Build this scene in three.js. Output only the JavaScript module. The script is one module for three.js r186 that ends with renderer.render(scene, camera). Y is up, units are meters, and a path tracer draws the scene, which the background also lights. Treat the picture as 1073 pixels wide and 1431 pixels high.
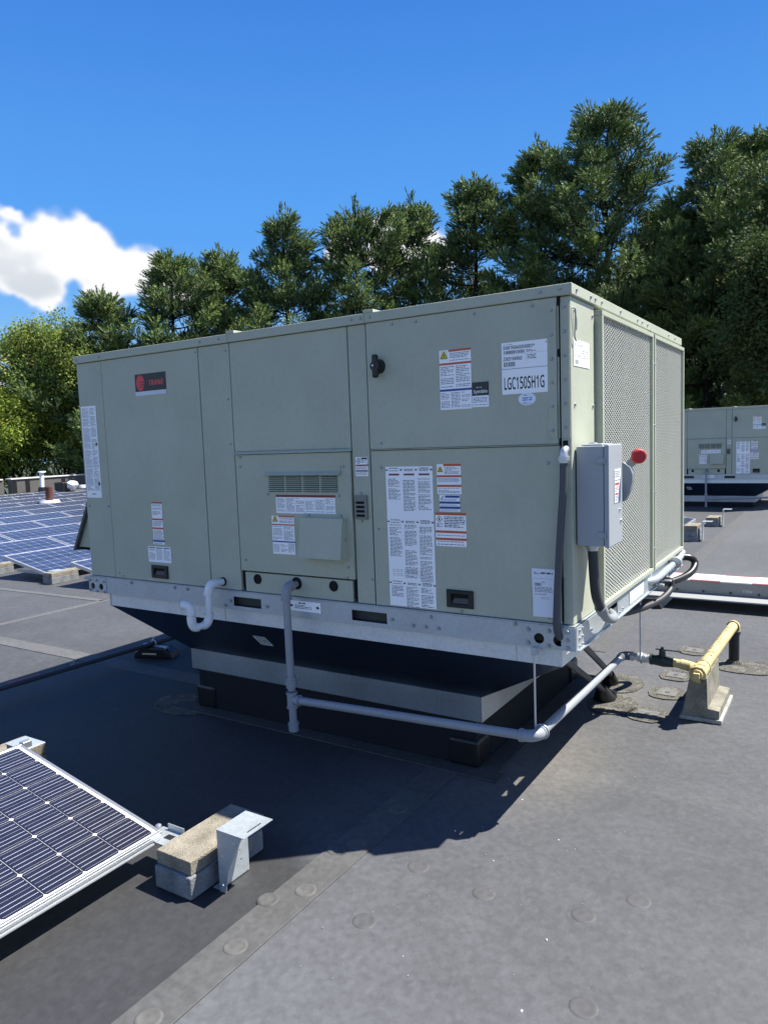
import * as THREE from 'three';
import { RoundedBoxGeometry } from 'three/addons/geometries/RoundedBoxGeometry.js';
import { mergeGeometries } from 'three/addons/utils/BufferGeometryUtils.js';

// ───────────────────────── camera, sky, sun, exposure ─────────────────────────
const scene = new THREE.Scene();
const camera = new THREE.PerspectiveCamera(69.99, 767 / 1024, 0.05, 900);
camera.position.set(4.2822, 1.7124, 3.0434);
camera.rotation.set(-0.09572, 0.5672, -0.03618, 'YXZ');
const EXPO = 2.3;
const SUN_DIR = new THREE.Vector3(0.47, 1, -0.417).normalize();
const renderer = new THREE.WebGLRenderer({ antialias: true });
renderer.toneMapping = THREE.LinearToneMapping;
renderer.toneMappingExposure = EXPO;
renderer.shadowMap.enabled = true;

// seeded random + noise
function mulberry(a) { return () => { a |= 0; a = a + 0x6D2B79F5 | 0; let t = Math.imul(a ^ a >>> 15, 1 | a); t = t + Math.imul(t ^ t >>> 7, 61 | t) ^ t; return ((t ^ t >>> 14) >>> 0) / 4294967296; }; }
const rnd = mulberry(7);
const rr = (a, b) => a + (b - a) * rnd();
const clamp = (x, a = 0, b = 1) => Math.min(b, Math.max(a, x));
const sstep = (a, b, x) => { const t = clamp((x - a) / (b - a)); return t * t * (3 - 2 * t); };
const lerp = (a, b, t) => a + (b - a) * t;
function hash2(x, y, s) { let h = Math.imul(x, 374761393) ^ Math.imul(y, 668265263) ^ Math.imul(s, 1274126177); h = Math.imul(h ^ h >>> 13, 1274126177); return ((h ^ h >>> 16) >>> 0) / 4294967296; }
function vnoise(x, y, s = 0, per = 0) {
  const xi = Math.floor(x), yi = Math.floor(y), fx = x - xi, fy = y - yi;
  const w = (v) => per ? ((v % per) + per) % per : v;
  const u = fx * fx * (3 - 2 * fx), v = fy * fy * (3 - 2 * fy);
  const a = hash2(w(xi), w(yi), s), b = hash2(w(xi + 1), w(yi), s), c = hash2(w(xi), w(yi + 1), s), d = hash2(w(xi + 1), w(yi + 1), s);
  return a + (b - a) * u + (c - a) * v + (a - b - c + d) * u * v;
}
function fbm(x, y, oct = 4, s = 0, per = 0) { let a = 0, k = 0.5, n = 0; for (let i = 0; i < oct; i++) { a += k * vnoise(x, y, s + i, per); n += k; k *= 0.5; x *= 2; y *= 2; per *= 2; } return a / n; }

{ // sky: deep clear blue with a cumulus bank low on the left and scattered low cumulus all round
  const W = 2048, H = 1024, data = new Float32Array(W * H * 4);
  // named puffs of the cumulus bank (azimuth, elevation, radius in degrees)
  const puffs = [[-148.9, 13.2, 2.5], [-146.6, 12.4, 1.9], [-144.9, 14.3, 2.0], [-143.0, 13.4, 1.9], [-141.3, 12.2, 1.5], [-139.6, 12.9, 1.35], [-146.3, 11.2, 1.5], [-142.6, 11.3, 1.35], [-150.8, 12.3, 2.4], [-153.2, 13.6, 3.0], [-156.4, 12.2, 2.4], [-138.6, 11.7, 1.3], [-136.4, 11.2, 1.3],
    [-119.4, 14.6, 1.0], [-121.9, 14.2, 1.1], [-124.6, 14.0, 1.3], [-121.0, 14.2, 2.0], [-118, 13.5, 1.7], [-151.5, 3.2, 2.3], [-148.5, 2.0, 2.2], [-97, 5.0, 3.2], [-101, 4.2, 3.0], [-93, 4.0, 2.6]];
  for (let j = 0; j < H; j++) {
    const el = ((j + 0.5) / H - 0.5) * 180;
    for (let i = 0; i < W; i++) {
      const az = ((i + 0.5) / W - 0.5) * 360;
      const e = Math.max(el, 0);
      // clear sky
      const t1 = sstep(0, 16, e), t2 = sstep(9, 38, e), t3 = sstep(28, 64, e);
      let r = lerp(0.36, 0.12, t1), g = lerp(0.64, 0.405, t1), b = lerp(0.94, 0.945, t1);
      r = lerp(r, 0.042, t2); g = lerp(g, 0.205, t2); b = lerp(b, 0.72, t2);
      r = lerp(r, 0.018, t3); g = lerp(g, 0.11, t3); b = lerp(b, 0.46, t3);
      let cov = 0, lum = 0.9, thick = 0;
      if (el > -1 && el < 40) {
        const inView = az > -158 && az < -90;
        const nx = (az + 360) * 0.58, ny = el * 0.80;
        const n = fbm(nx, ny, 6, 11), n2 = fbm(nx * 0.3 + 5, ny * 0.3, 3, 31);
        let f = 0;
        for (const [pa, pe, pr] of puffs) { const dx = (az - pa) * Math.cos(pe * 0.01745), dy = (el - pe) * (el < pe ? 1.35 : 1); const q = 1 - (dx * dx + dy * dy) / (pr * pr * 1.7); if (q > 0) f = Math.max(f, q) + Math.min(f, q) * 0.25; }
        if (f > 0) { const m = f + (n - 0.5) * 1.8; cov = Math.max(sstep(0.10, 0.46, m), 0.35 * sstep(-0.12, 0.3, m)); thick = clamp(m * 0.9); }
        if (!inView) { // the rest of the sky carries the same fair-weather cumulus
          const edge = az < 0 ? sstep(-158, -168, az) + sstep(-90, -78, az) : 1;
          const band = sstep(2, 9, el) * sstep(40, 22, el);
          const m = (n2 - 0.435) * 4.2 * band + (n - 0.5) * 1.3 - 0.22;
          const c2 = sstep(0.05, 0.4, m) * clamp(edge); if (c2 > cov) { cov = c2; thick = clamp(m); }
        }
        const shadeN = fbm(nx * 0.62 + 0.7, ny * 0.8 - 0.6, 5, 15);
        lum = 1.05 - 0.27 * sstep(0.25, 0.9, thick) * sstep(0.36, 0.72, shadeN) * (0.55 + 0.45 * sstep(14.5, 10.5, el));
      }
      const q0 = clamp((lum - 0.7) / 0.33); const cr = lum * lerp(0.80, 0.98, q0), cg = lum * lerp(0.89, 0.985, q0), cb = lum;
      r = lerp(r, cr, cov); g = lerp(g, cg, cov); b = lerp(b, cb, cov);
      const k = (j * W + i) * 4, q = 1 / EXPO;
      data[k] = r * q; data[k + 1] = g * q; data[k + 2] = b * q; data[k + 3] = 1;
    }
  }
  const tex = new THREE.DataTexture(data, W, H, THREE.RGBAFormat, THREE.FloatType);
  tex.mapping = THREE.EquirectangularReflectionMapping; tex.magFilter = THREE.LinearFilter; tex.minFilter = THREE.LinearFilter; tex.wrapS = THREE.RepeatWrapping; tex.needsUpdate = true;
  scene.background = tex; scene.environment = tex;
}
const sun = new THREE.DirectionalLight(new THREE.Color(1, 0.955, 0.87), 4.6);
sun.position.copy(SUN_DIR).multiplyScalar(60); sun.target.position.set(0, 0, -6); sun.position.add(sun.target.position);
sun.castShadow = true; sun.shadow.mapSize.set(4096, 4096);
Object.assign(sun.shadow.camera, { left: -40, right: 40, top: 40, bottom: -40, near: 1, far: 140 });
scene.add(sun, sun.target);

// ───────────────────────── textures and materials ─────────────────────────
function dataTex(N, fn, srgb = true, rep = 1) {
  const d = new Uint8Array(N * N * 4);
  for (let y = 0; y < N; y++) for (let x = 0; x < N; x++) { const c = fn(x / N, y / N, x, y), k = (y * N + x) * 4; for (let i = 0; i < 3; i++) d[k + i] = clamp(Array.isArray(c) ? c[i] : c) * 255; d[k + 3] = 255; }
  const t = new THREE.DataTexture(d, N, N, THREE.RGBAFormat); t.wrapS = t.wrapT = THREE.RepeatWrapping; t.magFilter = THREE.LinearFilter; t.minFilter = THREE.LinearMipmapLinearFilter; t.generateMipmaps = true; t.repeat.set(rep, rep);
  if (srgb) t.colorSpace = THREE.SRGBColorSpace; t.needsUpdate = true; return t;
}
const lin = (r, g, b) => new THREE.Color().setRGB(r, g, b);
const std = (color, rough, metal = 0, extra = {}) => new THREE.MeshStandardMaterial({ color, roughness: rough, metalness: metal, ...extra });
const tPaint = dataTex(512, (u, v) => { const a = fbm(u * 5, v * 5, 4, 3, 5), s = fbm(u * 40, v * 3, 3, 9, 3), f = fbm(u * 64, v * 64, 2, 17, 64); const k = 0.93 + 0.07 * a + (s - 0.5) * 0.016 + (f - 0.5) * 0.03; return [k, k * 0.998, k * 0.99]; });
const tPaintB = dataTex(512, (u, v) => 0.5 + (fbm(u * 5, v * 5, 3, 5, 5) - 0.5) * 0.8 + (fbm(u * 120, v * 120, 2, 8, 120) - 0.5) * 0.12, false);
const voro = (() => { const N = 64, P = []; const r = mulberry(3); for (let j = 0; j < N; j++) for (let i = 0; i < N; i++) P.push([(i + r()) / N, (j + r()) / N, r()]); return (u, v) => { const i0 = Math.floor(u * N), j0 = Math.floor(v * N); let bd = 9, bv = 0; for (let j = -1; j < 2; j++) for (let i = -1; i < 2; i++) { const q = P[((j0 + j + N) % N) * N + (i0 + i + N) % N]; let dx = Math.abs(q[0] - u), dy = Math.abs(q[1] - v); dx = Math.min(dx, 1 - dx); dy = Math.min(dy, 1 - dy); const d = dx * dx + dy * dy; if (d < bd) { bd = d; bv = q[2]; } } return bv; }; })();
const tGalv = dataTex(512, (u, v) => { const k = 0.86 + 0.05 * voro(u, v) + (fbm(u * 3, v * 3, 4, 2, 3) - 0.5) * 0.14; return [k * 0.985, k, k * 1.01]; }, true, 1.6);
const tGalvR = dataTex(512, (u, v) => { const k = 0.44 + 0.06 * voro(u, v) + (fbm(u * 3, v * 3, 4, 21, 3) - 0.5) * 0.22; return [k, k, k]; }, false, 1.6);
const tConc = dataTex(512, (u, v) => { const a = fbm(u * 6, v * 6, 4, 4, 6), f = fbm(u * 150, v * 150, 2, 6, 150), sp = vnoise(u * 200, v * 200, 9, 200); const k = 0.72 + (a - 0.5) * 0.3 + (f - 0.5) * 0.35 - (sp > 0.86 ? 0.18 : 0); return [k, k, k]; }, true, 3);
const tConcB = dataTex(512, (u, v) => fbm(u * 120, v * 120, 3, 6, 120), false, 3);
const tRoof = dataTex(1024, (u, v) => { const a = fbm(u * 4, v * 4, 5, 14, 4), f = fbm(u * 90, v * 90, 3, 15, 90), g = fbm(u * 14, v * 26, 4, 16, 14), sp = vnoise(u * 420, v * 420, 19, 420); const k = 0.80 + (a - 0.5) * 0.08 + (f - 0.5) * 0.17 + (g - 0.5) * 0.06 + (sp > 0.93 ? 0.10 : 0); return [k, k, k]; }, true, 0.5);
const tRoofB = dataTex(1024, (u, v) => 0.5 + (fbm(u * 110, v * 110, 3, 25, 110) - 0.5) * 0.5 + (fbm(u * 9, v * 9, 3, 26, 9) - 0.5) * 0.14, false, 0.5);
const tGrit = dataTex(256, (u, v) => { const k = 0.5 + (vnoise(u * 128, v * 128, 51, 128) - 0.5) * 0.8 + (fbm(u * 8, v * 8, 3, 52, 8) - 0.5) * 0.4; return [k, k, k * 0.97]; }, true, 3);
const tBark = dataTex(256, (u, v) => { const k = 0.5 + (fbm(u * 24, v * 5, 4, 61, 5) - 0.5) * 0.9; return [k, k * 0.93, k * 0.86]; }, true, 1);
const tRust = dataTex(256, (u, v) => { const a = fbm(u * 10, v * 10, 5, 71, 10); const m = sstep(0.64, 0.76, a); return [lerp(0.95, 0.5, m), lerp(0.93, 0.36, m), lerp(0.80, 0.24, m)]; }, true, 3);

const M = {
  paint: new THREE.MeshPhysicalMaterial({ color: lin(0.458, 0.482, 0.38), roughness: 0.55, map: tPaint, bumpMap: tPaintB, bumpScale: 0.0022, clearcoat: 0.08, clearcoatRoughness: 0.4 }),
  paintDark: std(lin(0.05, 0.055, 0.05), 0.8),
  galv: std(lin(0.62, 0.66, 0.68), 0.9, 0.5, { map: tGalv, roughnessMap: tGalvR }),
  galvSmooth: std(lin(0.62, 0.66, 0.70), 0.62, 0.95, { map: tGalv, roughnessMap: tGalvR }),
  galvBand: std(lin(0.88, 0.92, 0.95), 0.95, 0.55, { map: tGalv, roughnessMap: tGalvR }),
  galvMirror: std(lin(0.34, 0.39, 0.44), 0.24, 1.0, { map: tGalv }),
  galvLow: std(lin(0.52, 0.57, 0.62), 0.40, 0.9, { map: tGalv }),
  zinc: std(lin(0.55, 0.56, 0.58), 0.45, 0.8),
  bolt: std(lin(0.34, 0.36, 0.36), 0.5, 0.5),
  black: std(lin(0.012, 0.012, 0.013), 0.45),
  hole: std(lin(0.006, 0.006, 0.006), 0.95),
  rubber: std(lin(0.010, 0.010, 0.011), 0.35),
  epdmCurb: new THREE.MeshPhysicalMaterial({ color: lin(0.015, 0.017, 0.021), roughness: 0.7, specularIntensity: 0.3, bumpMap: tPaintB, bumpScale: 0.004 }),
  flash: std(lin(0.075, 0.078, 0.078), 0.8, 0, { map: tRoof }),
  greyBox: std(lin(0.33, 0.355, 0.38), 0.5, 0, { bumpMap: tPaintB, bumpScale: 0.0008 }),
  greyPipe: std(lin(0.30, 0.32, 0.35), 0.5, 0, { map: tPaint }),
  leverGrey: std(lin(0.22, 0.25, 0.29), 0.5),
  conduitDark: std(lin(0.028, 0.030, 0.034), 0.5),
  conduit: std(lin(0.062, 0.068, 0.078), 0.5),
  conduitLight: std(lin(0.24, 0.26, 0.27), 0.5),
  silver: std(lin(0.6, 0.61, 0.63), 0.4, 0.75),
  pvc: std(lin(0.78, 0.79, 0.80), 0.4),
  red: std(lin(0.46, 0.012, 0.022), 0.55),
  redTape: std(lin(0.52, 0.07, 0.09), 0.45), whiteTape: std(lin(0.75, 0.76, 0.78), 0.45),
  yellow: std(lin(0.57, 0.49, 0.32), 0.65, 0, { map: tRust }),
  valve: std(lin(0.02, 0.035, 0.03), 0.5),
  standConc: std(lin(0.46, 0.43, 0.34), 0.95, 0, { map: tConc, bumpMap: tConcB, bumpScale: 0.003 }),
  blockTop: std(lin(0.50, 0.45, 0.35), 0.95, 0, { map: tConc, bumpMap: tConcB, bumpScale: 0.004 }),
  block: std(lin(0.40, 0.42, 0.43), 0.95, 0, { map: tConc, bumpMap: tConcB, bumpScale: 0.003 }),
  alu: std(lin(0.52, 0.54, 0.56), 0.38, 0.8),
  backsheet: std(lin(0.7, 0.7, 0.7), 0.7),
  backsheetFar: std(lin(0.30, 0.32, 0.37), 0.6),
  coil: std(lin(0.035, 0.042, 0.042), 0.6, 0.3),
  meshPaint: std(lin(0.57, 0.59, 0.54), 0.5),
  seam: std(lin(0.126, 0.127, 0.126), 0.72, 0, { map: tRoof, bumpMap: tRoofB, bumpScale: 0.003 }),
  seamPale: std(lin(0.165, 0.167, 0.170), 0.75, 0, { map: tRoof }),
  grit: std(lin(0.44, 0.425, 0.385), 0.95, 0, { map: tGrit, bumpMap: tGrit, bumpScale: 0.006 }),
  patchLight: std(lin(0.21, 0.21, 0.205), 0.85, 0, { map: tRoof }),
  parapet: std(lin(0.17, 0.165, 0.16), 0.8, 0, { map: tRoof }),
  coping: std(lin(0.7, 0.7, 0.68), 0.5),
  wallB: std(lin(0.22, 0.17, 0.14), 0.9),
  bark: std(lin(0.055, 0.045, 0.036), 0.95, 0, { map: tBark }),
  trayPaint: std(lin(0.27, 0.28, 0.275), 0.55, 0.1, { map: tPaint }),
  brownPipe: std(lin(0.10, 0.035, 0.028), 0.7),
};

// ───────────────────────── building helpers ─────────────────────────
const BASE = new Map(), used = new Map();
function numbered(n) { const k = used.get(n) || 0; used.set(n, k + 1); return k ? `${n}_${String(k).padStart(3, '0')}` : n; }
function tag(o, label, category, group, kind) { if (label) o.userData.label = label; if (category) o.userData.category = category; if (group) o.userData.group = group; if (kind) o.userData.kind = kind; return o; }
function thing(name, label, category, pos = [0, 0, 0], group) { const o = new THREE.Group(); o.name = numbered(name); o.position.set(...pos); BASE.set(o, pos); scene.add(o); return tag(o, label, category, group); }
function worldUV(g) { // box-projected texture coordinates in metres
  const p = g.attributes.position, n = g.attributes.normal, uv = new Float32Array(p.count * 2);
  for (let i = 0; i < p.count; i++) { const ax = Math.abs(n.getX(i)), ay = Math.abs(n.getY(i)), az = Math.abs(n.getZ(i)); const x = p.getX(i), y = p.getY(i), z = p.getZ(i); if (ay >= ax && ay >= az) { uv[2 * i] = x; uv[2 * i + 1] = z; } else if (ax >= az) { uv[2 * i] = z; uv[2 * i + 1] = y; } else { uv[2 * i] = x; uv[2 * i + 1] = y; } }
  g.setAttribute('uv', new THREE.BufferAttribute(uv, 2)); return g;
}
function merged(gs) {
  if (!Array.isArray(gs)) gs = [gs];
  gs = gs.map(g => { let h = g.index ? g.toNonIndexed() : g; for (const k of Object.keys(h.attributes)) if (!['position', 'normal', 'uv'].includes(k)) h.deleteAttribute(k); if (!h.attributes.uv) h.setAttribute('uv', new THREE.BufferAttribute(new Float32Array(h.attributes.position.count * 2), 2)); return h; });
  return gs.length > 1 ? mergeGeometries(gs) : gs[0];
}
// geometry is given in world coordinates; the part is stored relative to its thing's base
function part(name, gs, mat, parent, opt = {}) {
  const b = BASE.get(parent) || [0, 0, 0]; const g = merged(gs); if (!opt.keepUV) worldUV(g); g.translate(-b[0], -b[1], -b[2]);
  const m = new THREE.Mesh(g, mat); m.name = parent ? name : numbered(name); m.castShadow = m.receiveShadow = true; BASE.set(m, b);
  if (opt.kind) m.userData.kind = opt.kind; if (opt.label) m.userData.label = opt.label; (parent || scene).add(m); return m;
}
const solo = (name, gs, mat, label, category, group, kind) => tag(part(name, gs, mat, null), label, category, group, kind);
const B = (x0, x1, y0, y1, z0, z1, r = 0) => { const w = x1 - x0, h = y1 - y0, d = z1 - z0; const g = r ? new RoundedBoxGeometry(w, h, d, 2, Math.min(r, w / 2.01, h / 2.01, d / 2.01)) : new THREE.BoxGeometry(w, h, d); return g.translate((x0 + x1) / 2, (y0 + y1) / 2, (z0 + z1) / 2); };
const V = (a) => new THREE.Vector3(...a);
function cyl(a, b, r, r2 = r, seg = 14, open = false) { a = V(a); b = V(b); const d = b.clone().sub(a), l = d.length(); const g = new THREE.CylinderGeometry(r2, r, l, seg, 1, open); g.applyQuaternion(new THREE.Quaternion().setFromUnitVectors(new THREE.Vector3(0, 1, 0), d.normalize())); g.translate((a.x + b.x) / 2, (a.y + b.y) / 2, (a.z + b.z) / 2); return g; }
function tube(pts, r, seg = 40, rad = 12, tension = 0.5) { return new THREE.TubeGeometry(new THREE.CatmullRomCurve3(pts.map(V), false, 'catmullrom', tension), seg, r, rad); }
function bend(a, c, b, r, seg = 14, rad = 14) { return new THREE.TubeGeometry(new THREE.QuadraticBezierCurve3(V(a), V(c), V(b)), seg, r, rad); }
function plateShape(x0, x1, y0, y1, holes = [], depth = 0.004, bevel = 0) { // holes: [cx, cy, r] or [x0, x1, y0, y1]
  const s = new THREE.Shape(); s.moveTo(x0, y0); s.lineTo(x1, y0); s.lineTo(x1, y1); s.lineTo(x0, y1); s.closePath();
  for (const h of holes) { const p = new THREE.Path(); if (h.length === 3) p.absarc(h[0], h[1], h[2], 0, Math.PI * 2, true); else { p.moveTo(h[0], h[2]); p.lineTo(h[0], h[3]); p.lineTo(h[1], h[3]); p.lineTo(h[1], h[2]); p.closePath(); } s.holes.push(p); }
  return new THREE.ExtrudeGeometry(s, { depth, bevelEnabled: bevel > 0, bevelThickness: bevel, bevelSize: bevel, bevelSegments: 1, curveSegments: 14 });
}
const exX = (pts, len, x0) => polyExtrude(pts.map(p => [-p[0], p[1]]), len).rotateY(Math.PI / 2).translate(x0, 0, 0); // profile (z, y) drawn out along x
function polyExtrude(pts, depth) { const s = new THREE.Shape(pts.map(p => new THREE.Vector2(...p))); return new THREE.ExtrudeGeometry(s, { depth, bevelEnabled: false }); }
const screwZ = (x, y, z, r = 0.0075) => cyl([x, y, z - 0.001], [x, y, z + 0.006], r, r * 0.75, 7);
const screwX = (x, y, z, r = 0.0075) => cyl([x - 0.001, y, z], [x + 0.006, y, z], r, r * 0.75, 7);
function quadStrip(a, b, c, d) { const g = new THREE.BufferGeometry(); const P = [a, b, c, a, c, d].flat(); g.setAttribute('position', new THREE.BufferAttribute(new Float32Array(P), 3)); g.computeVertexNormals(); return g; }

// printed matter
function canvasTex(w, h, draw) { const c = document.createElement('canvas'); c.width = w; c.height = h; const x = c.getContext('2d'); x.fillStyle = '#fbfcfd'; x.fillRect(0, 0, w, h); draw(x, w, h); const t = new THREE.CanvasTexture(c); t.colorSpace = THREE.SRGBColorSpace; t.anisotropy = 8; return t; }
function greek(x, X, Y, w, h, rows, col = '#3b3f46', dens = 0.8, seed = 1) { const r = mulberry(seed * 977 + rows); const lh = h / rows; x.fillStyle = col; for (let i = 0; i < rows; i++) { if (r() < 0.12) continue; let p = X; const end = X + w * (r() < 0.25 ? 0.4 + 0.5 * r() : 0.92 + 0.08 * r()); while (p < end) { const ww = lh * (0.8 + r() * 2.6); x.fillRect(p, Y + i * lh + lh * 0.25, Math.min(ww, end - p), lh * 0.5 * dens); p += ww + lh * 0.45; } } }
const bar = (x, c, X, Y, w, h) => { x.fillStyle = c; x.fillRect(X, Y, w, h); };
function warnTri(x, cx, cy, s) { bar(x, '#f1eecb', cx - s * 0.72, cy - s * 0.72, s * 1.44, s * 1.44); x.fillStyle = '#e3c21d'; x.strokeStyle = '#1a1a1a'; x.lineWidth = s * 0.1; x.beginPath(); x.moveTo(cx, cy - s * 0.6); x.lineTo(cx + s * 0.62, cy + s * 0.5); x.lineTo(cx - s * 0.62, cy + s * 0.5); x.closePath(); x.fill(); x.stroke(); x.fillStyle = '#151515'; x.beginPath(); x.moveTo(cx + s * 0.08, cy - s * 0.3); x.lineTo(cx - s * 0.16, cy + s * 0.1); x.lineTo(cx, cy + s * 0.1); x.lineTo(cx - s * 0.06, cy + s * 0.4); x.lineTo(cx + s * 0.18, cy - s * 0.02); x.lineTo(cx + s * 0.02, cy - s * 0.02); x.closePath(); x.fill(); }
const OR = '#c65a30', BL = '#25458c', DK = '#2a2422';
function sticker(name, parent, x0, x1, y0, y1, z, w, h, draw, opt = {}) {
  const mat = std(0xffffff, 0.42, 0, { map: canvasTex(w, h, draw) });
  const g = opt.geo || new THREE.BoxGeometry(x1 - x0, y1 - y0, 0.0014).translate((x0 + x1) / 2, (y0 + y1) / 2, z + 0.0015);
  return part(name, g, mat, parent, { keepUV: true, label: opt.label });
}

// ───────────────────────── the setting ─────────────────────────
const L = 3.2916, W = 2.3206;
{
  // roof membrane: one sheet with finer cells where it is near
  const xs = [], zs = [];
  for (let x = -27.5; x < 16.01;) { xs.push(x); x += x > -1.6 && x < 4.9 ? 0.05 : x > -6 && x < 7 ? 0.15 : 0.45; }
  for (let z = -20.6; z < 12.01;) { zs.push(z); z += z > -3 && z < 3 ? 0.05 : z > -7 && z < 4 ? 0.15 : 0.45; }
  const pos = [], col = [], uv = [], idx = [];
  const base = [0.112, 0.1155, 0.124];
  for (const z of zs) for (const x of xs) {
    pos.push(x, 0, z); uv.push(x, z);
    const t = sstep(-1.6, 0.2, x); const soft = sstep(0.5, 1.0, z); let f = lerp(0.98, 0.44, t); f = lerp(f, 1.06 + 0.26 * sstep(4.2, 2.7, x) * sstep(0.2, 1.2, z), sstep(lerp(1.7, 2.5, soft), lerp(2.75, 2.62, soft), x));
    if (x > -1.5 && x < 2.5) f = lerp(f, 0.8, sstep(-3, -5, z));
    const n = fbm(x * 0.5 + 40, z * 0.5 + 40, 5, 81), m = fbm(x * 1.7 + 10, z * 1.1 + 10, 4, 85), s = fbm(x * 0.6, z * 3.2, 4, 88);
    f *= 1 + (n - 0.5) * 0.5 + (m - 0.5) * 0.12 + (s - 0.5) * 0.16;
    const pl = vnoise(x * 0.42 + 9, z * 0.42 + 3, 95) + 0.35 * (m - 0.5); f *= 1 + 0.10 * Math.exp(-Math.pow((pl - 0.5) / 0.018, 2)) + 0.08 * sstep(0.5, 0.36, pl) + 0.09 * Math.exp(-Math.pow((pl - 0.68) / 0.014, 2));
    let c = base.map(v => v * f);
    // dried tan silt where water stands beside the curb, and a pale tide line running right from it
    const d1 = Math.hypot((x - 2.95) / 0.45, (z + 0.55) / 0.75), d2 = Math.hypot((x - 2.9) / 0.5, (z + 1.7) / 0.5);
    const silt = (sstep(1.1, 0.1, d1) * 0.9 + sstep(1.1, 0.2, d2) * 0.8) * sstep(0.35, 0.62, m + 0.12);
    const tide = Math.exp(-Math.pow((z + 0.42 + 0.12 * Math.sin(x * 2.1) + (n - 0.5) * 0.5) / 0.05, 2)) * sstep(2.9, 3.2, x) * 0.35;
    c = [c[0] + silt * 0.075 + tide * 0.05, c[1] + silt * 0.062 + tide * 0.048, c[2] + silt * 0.036 + tide * 0.044];
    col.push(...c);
  }
  const nx = xs.length; for (let j = 0; j < zs.length - 1; j++) for (let i = 0; i < nx - 1; i++) { const a = j * nx + i; idx.push(a, a + nx, a + 1, a + 1, a + nx, a + nx + 1); }
  const g = new THREE.BufferGeometry(); g.setAttribute('position', new THREE.Float32BufferAttribute(pos, 3)); g.setAttribute('color', new THREE.Float32BufferAttribute(col, 3)); g.setAttribute('uv', new THREE.Float32BufferAttribute(uv, 2)); g.setIndex(idx); g.computeVertexNormals();
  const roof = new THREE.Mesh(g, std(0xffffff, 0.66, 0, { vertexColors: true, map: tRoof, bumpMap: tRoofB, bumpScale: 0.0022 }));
  roof.name = 'roof_membrane'; roof.receiveShadow = true; tag(roof, 'dark grey rubber roof membrane', null, null, 'structure'); scene.add(roof); BASE.set(roof, [0, 0, 0]);
  // lap seams: strips of cover tape
  const strip = (x0, z0, x1, z1, w, m = M.seam) => { const dx = x1 - x0, dz = z1 - z0, l = Math.hypot(dx, dz); const sg = new RoundedBoxGeometry(l, 0.008, w, 1, 0.0035); sg.rotateY(-Math.atan2(dz, dx)); sg.translate((x0 + x1) / 2, 0.0015, (z0 + z1) / 2); return part('seam_strip', sg, m, roof); };
  strip(2.53, 11.5, 2.53, -0.25, 0.165); strip(2.60, -2.6, 2.58, -13.6, 0.2);
  strip(-6.95, -2.06, -2.95, -2.22, 0.09, M.seamPale); strip(-2.95, -2.27, -3.02, 0.9, 0.09, M.seamPale); strip(-7.6, -0.60, 0.5, -0.67, 0.17, M.seamPale);
  strip(4.0, -6.9, 15, -6.6, 0.06); strip(3.4, -9.1, 15, -9.0, 0.06); strip(-20, 4.5, 15, 4.5, 0.17);
  // fastener plates telegraphing through the membrane
  const prof = [[0, 0.0035], [0.010, 0.0035], [0.013, 0.0015], [0.024, 0.0022], [0.030, 0.0045], [0.036, 0.0042], [0.041, 0.001], [0.043, -0.004]].map(p => new THREE.Vector2(...p));
  const pg = new THREE.LatheGeometry(prof, 24);
  const pm = [std(lin(0.155, 0.154, 0.148), 0.75, 0, { map: tRoof }), M.seam, std(lin(0.118, 0.119, 0.124), 0.7, 0, { map: tRoof })];
  [[2.551, 0.986, 0, 1], [2.539, 1.356, 0, 1], [2.534, 1.722, 0, 1], [2.544, 0.28, 0, 1], [2.539, 0.622, 0, 1], [2.849, 0.632, 2, 0], [2.846, 1.019, 2, 0], [3.644, 1.028, 2, 0], [3.151, 0.663, 2, 0], [3.514, 0.608, 2, 0], [3.664, 0.431, 2, 0], [2.464, 1.101, 1, 1], [2.492, 0.698, 1, 1], [2.535, 2.1, 0, 1]]
    .forEach(([x, z, k, onSeam]) => part('fastener_plate', pg.clone().scale(1.05, onSeam ? 0.8 : 0.35, 1.05).translate(x, onSeam ? 0.0052 : 0.0010, z), pm[k], roof));
  // sealed patches of old penetrations near the gas line: gritty border with a pale diamond
  const patch = (x, z, w, d, inner = true, round = 0.4) => {
    const sh = new THREE.Shape(); const N = 28; for (let i = 0; i <= N; i++) { const a = i / N * Math.PI * 2, c = Math.cos(a), s = Math.sin(a); const k = 1 / Math.pow(Math.pow(Math.abs(c), 1 / round) + Math.pow(Math.abs(s), 1 / round), round) * (1 + 0.07 * (hash2(i % N, x * 100 | 0, 5) - 0.5)); (i ? sh.lineTo : sh.moveTo).call(sh, c * k * w / 2, s * k * d / 2); }
    part('sealed_patch', new THREE.ExtrudeGeometry(sh, { depth: 0.006, bevelEnabled: false }).rotateX(-Math.PI / 2).translate(x, 0.001, z), M.grit, roof);
    if (inner) { const q = w * 0.27; const s2 = new THREE.Shape([[-q, -q * 0.92], [q * 0.96, -q], [q, q * 0.94], [-q * 0.93, q]].map(p => new THREE.Vector2(...p))); part('patch_centre', new THREE.ExtrudeGeometry(s2, { depth: 0.008, bevelEnabled: false }).rotateX(-Math.PI / 2).translate(x, 0.003, z), M.patchLight, roof); part('patch_plug', cyl([x, 0.009, z], [x, 0.014, z], 0.018, 0.015, 14), M.seam, roof); }
  };
  patch(3.31, -1.86, 0.23, 0.25); patch(3.28, -1.42, 0.23, 0.25); patch(3.30, -2.93, 0.23, 0.26); patch(3.29, -2.25, 0.22, 0.24);
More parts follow.
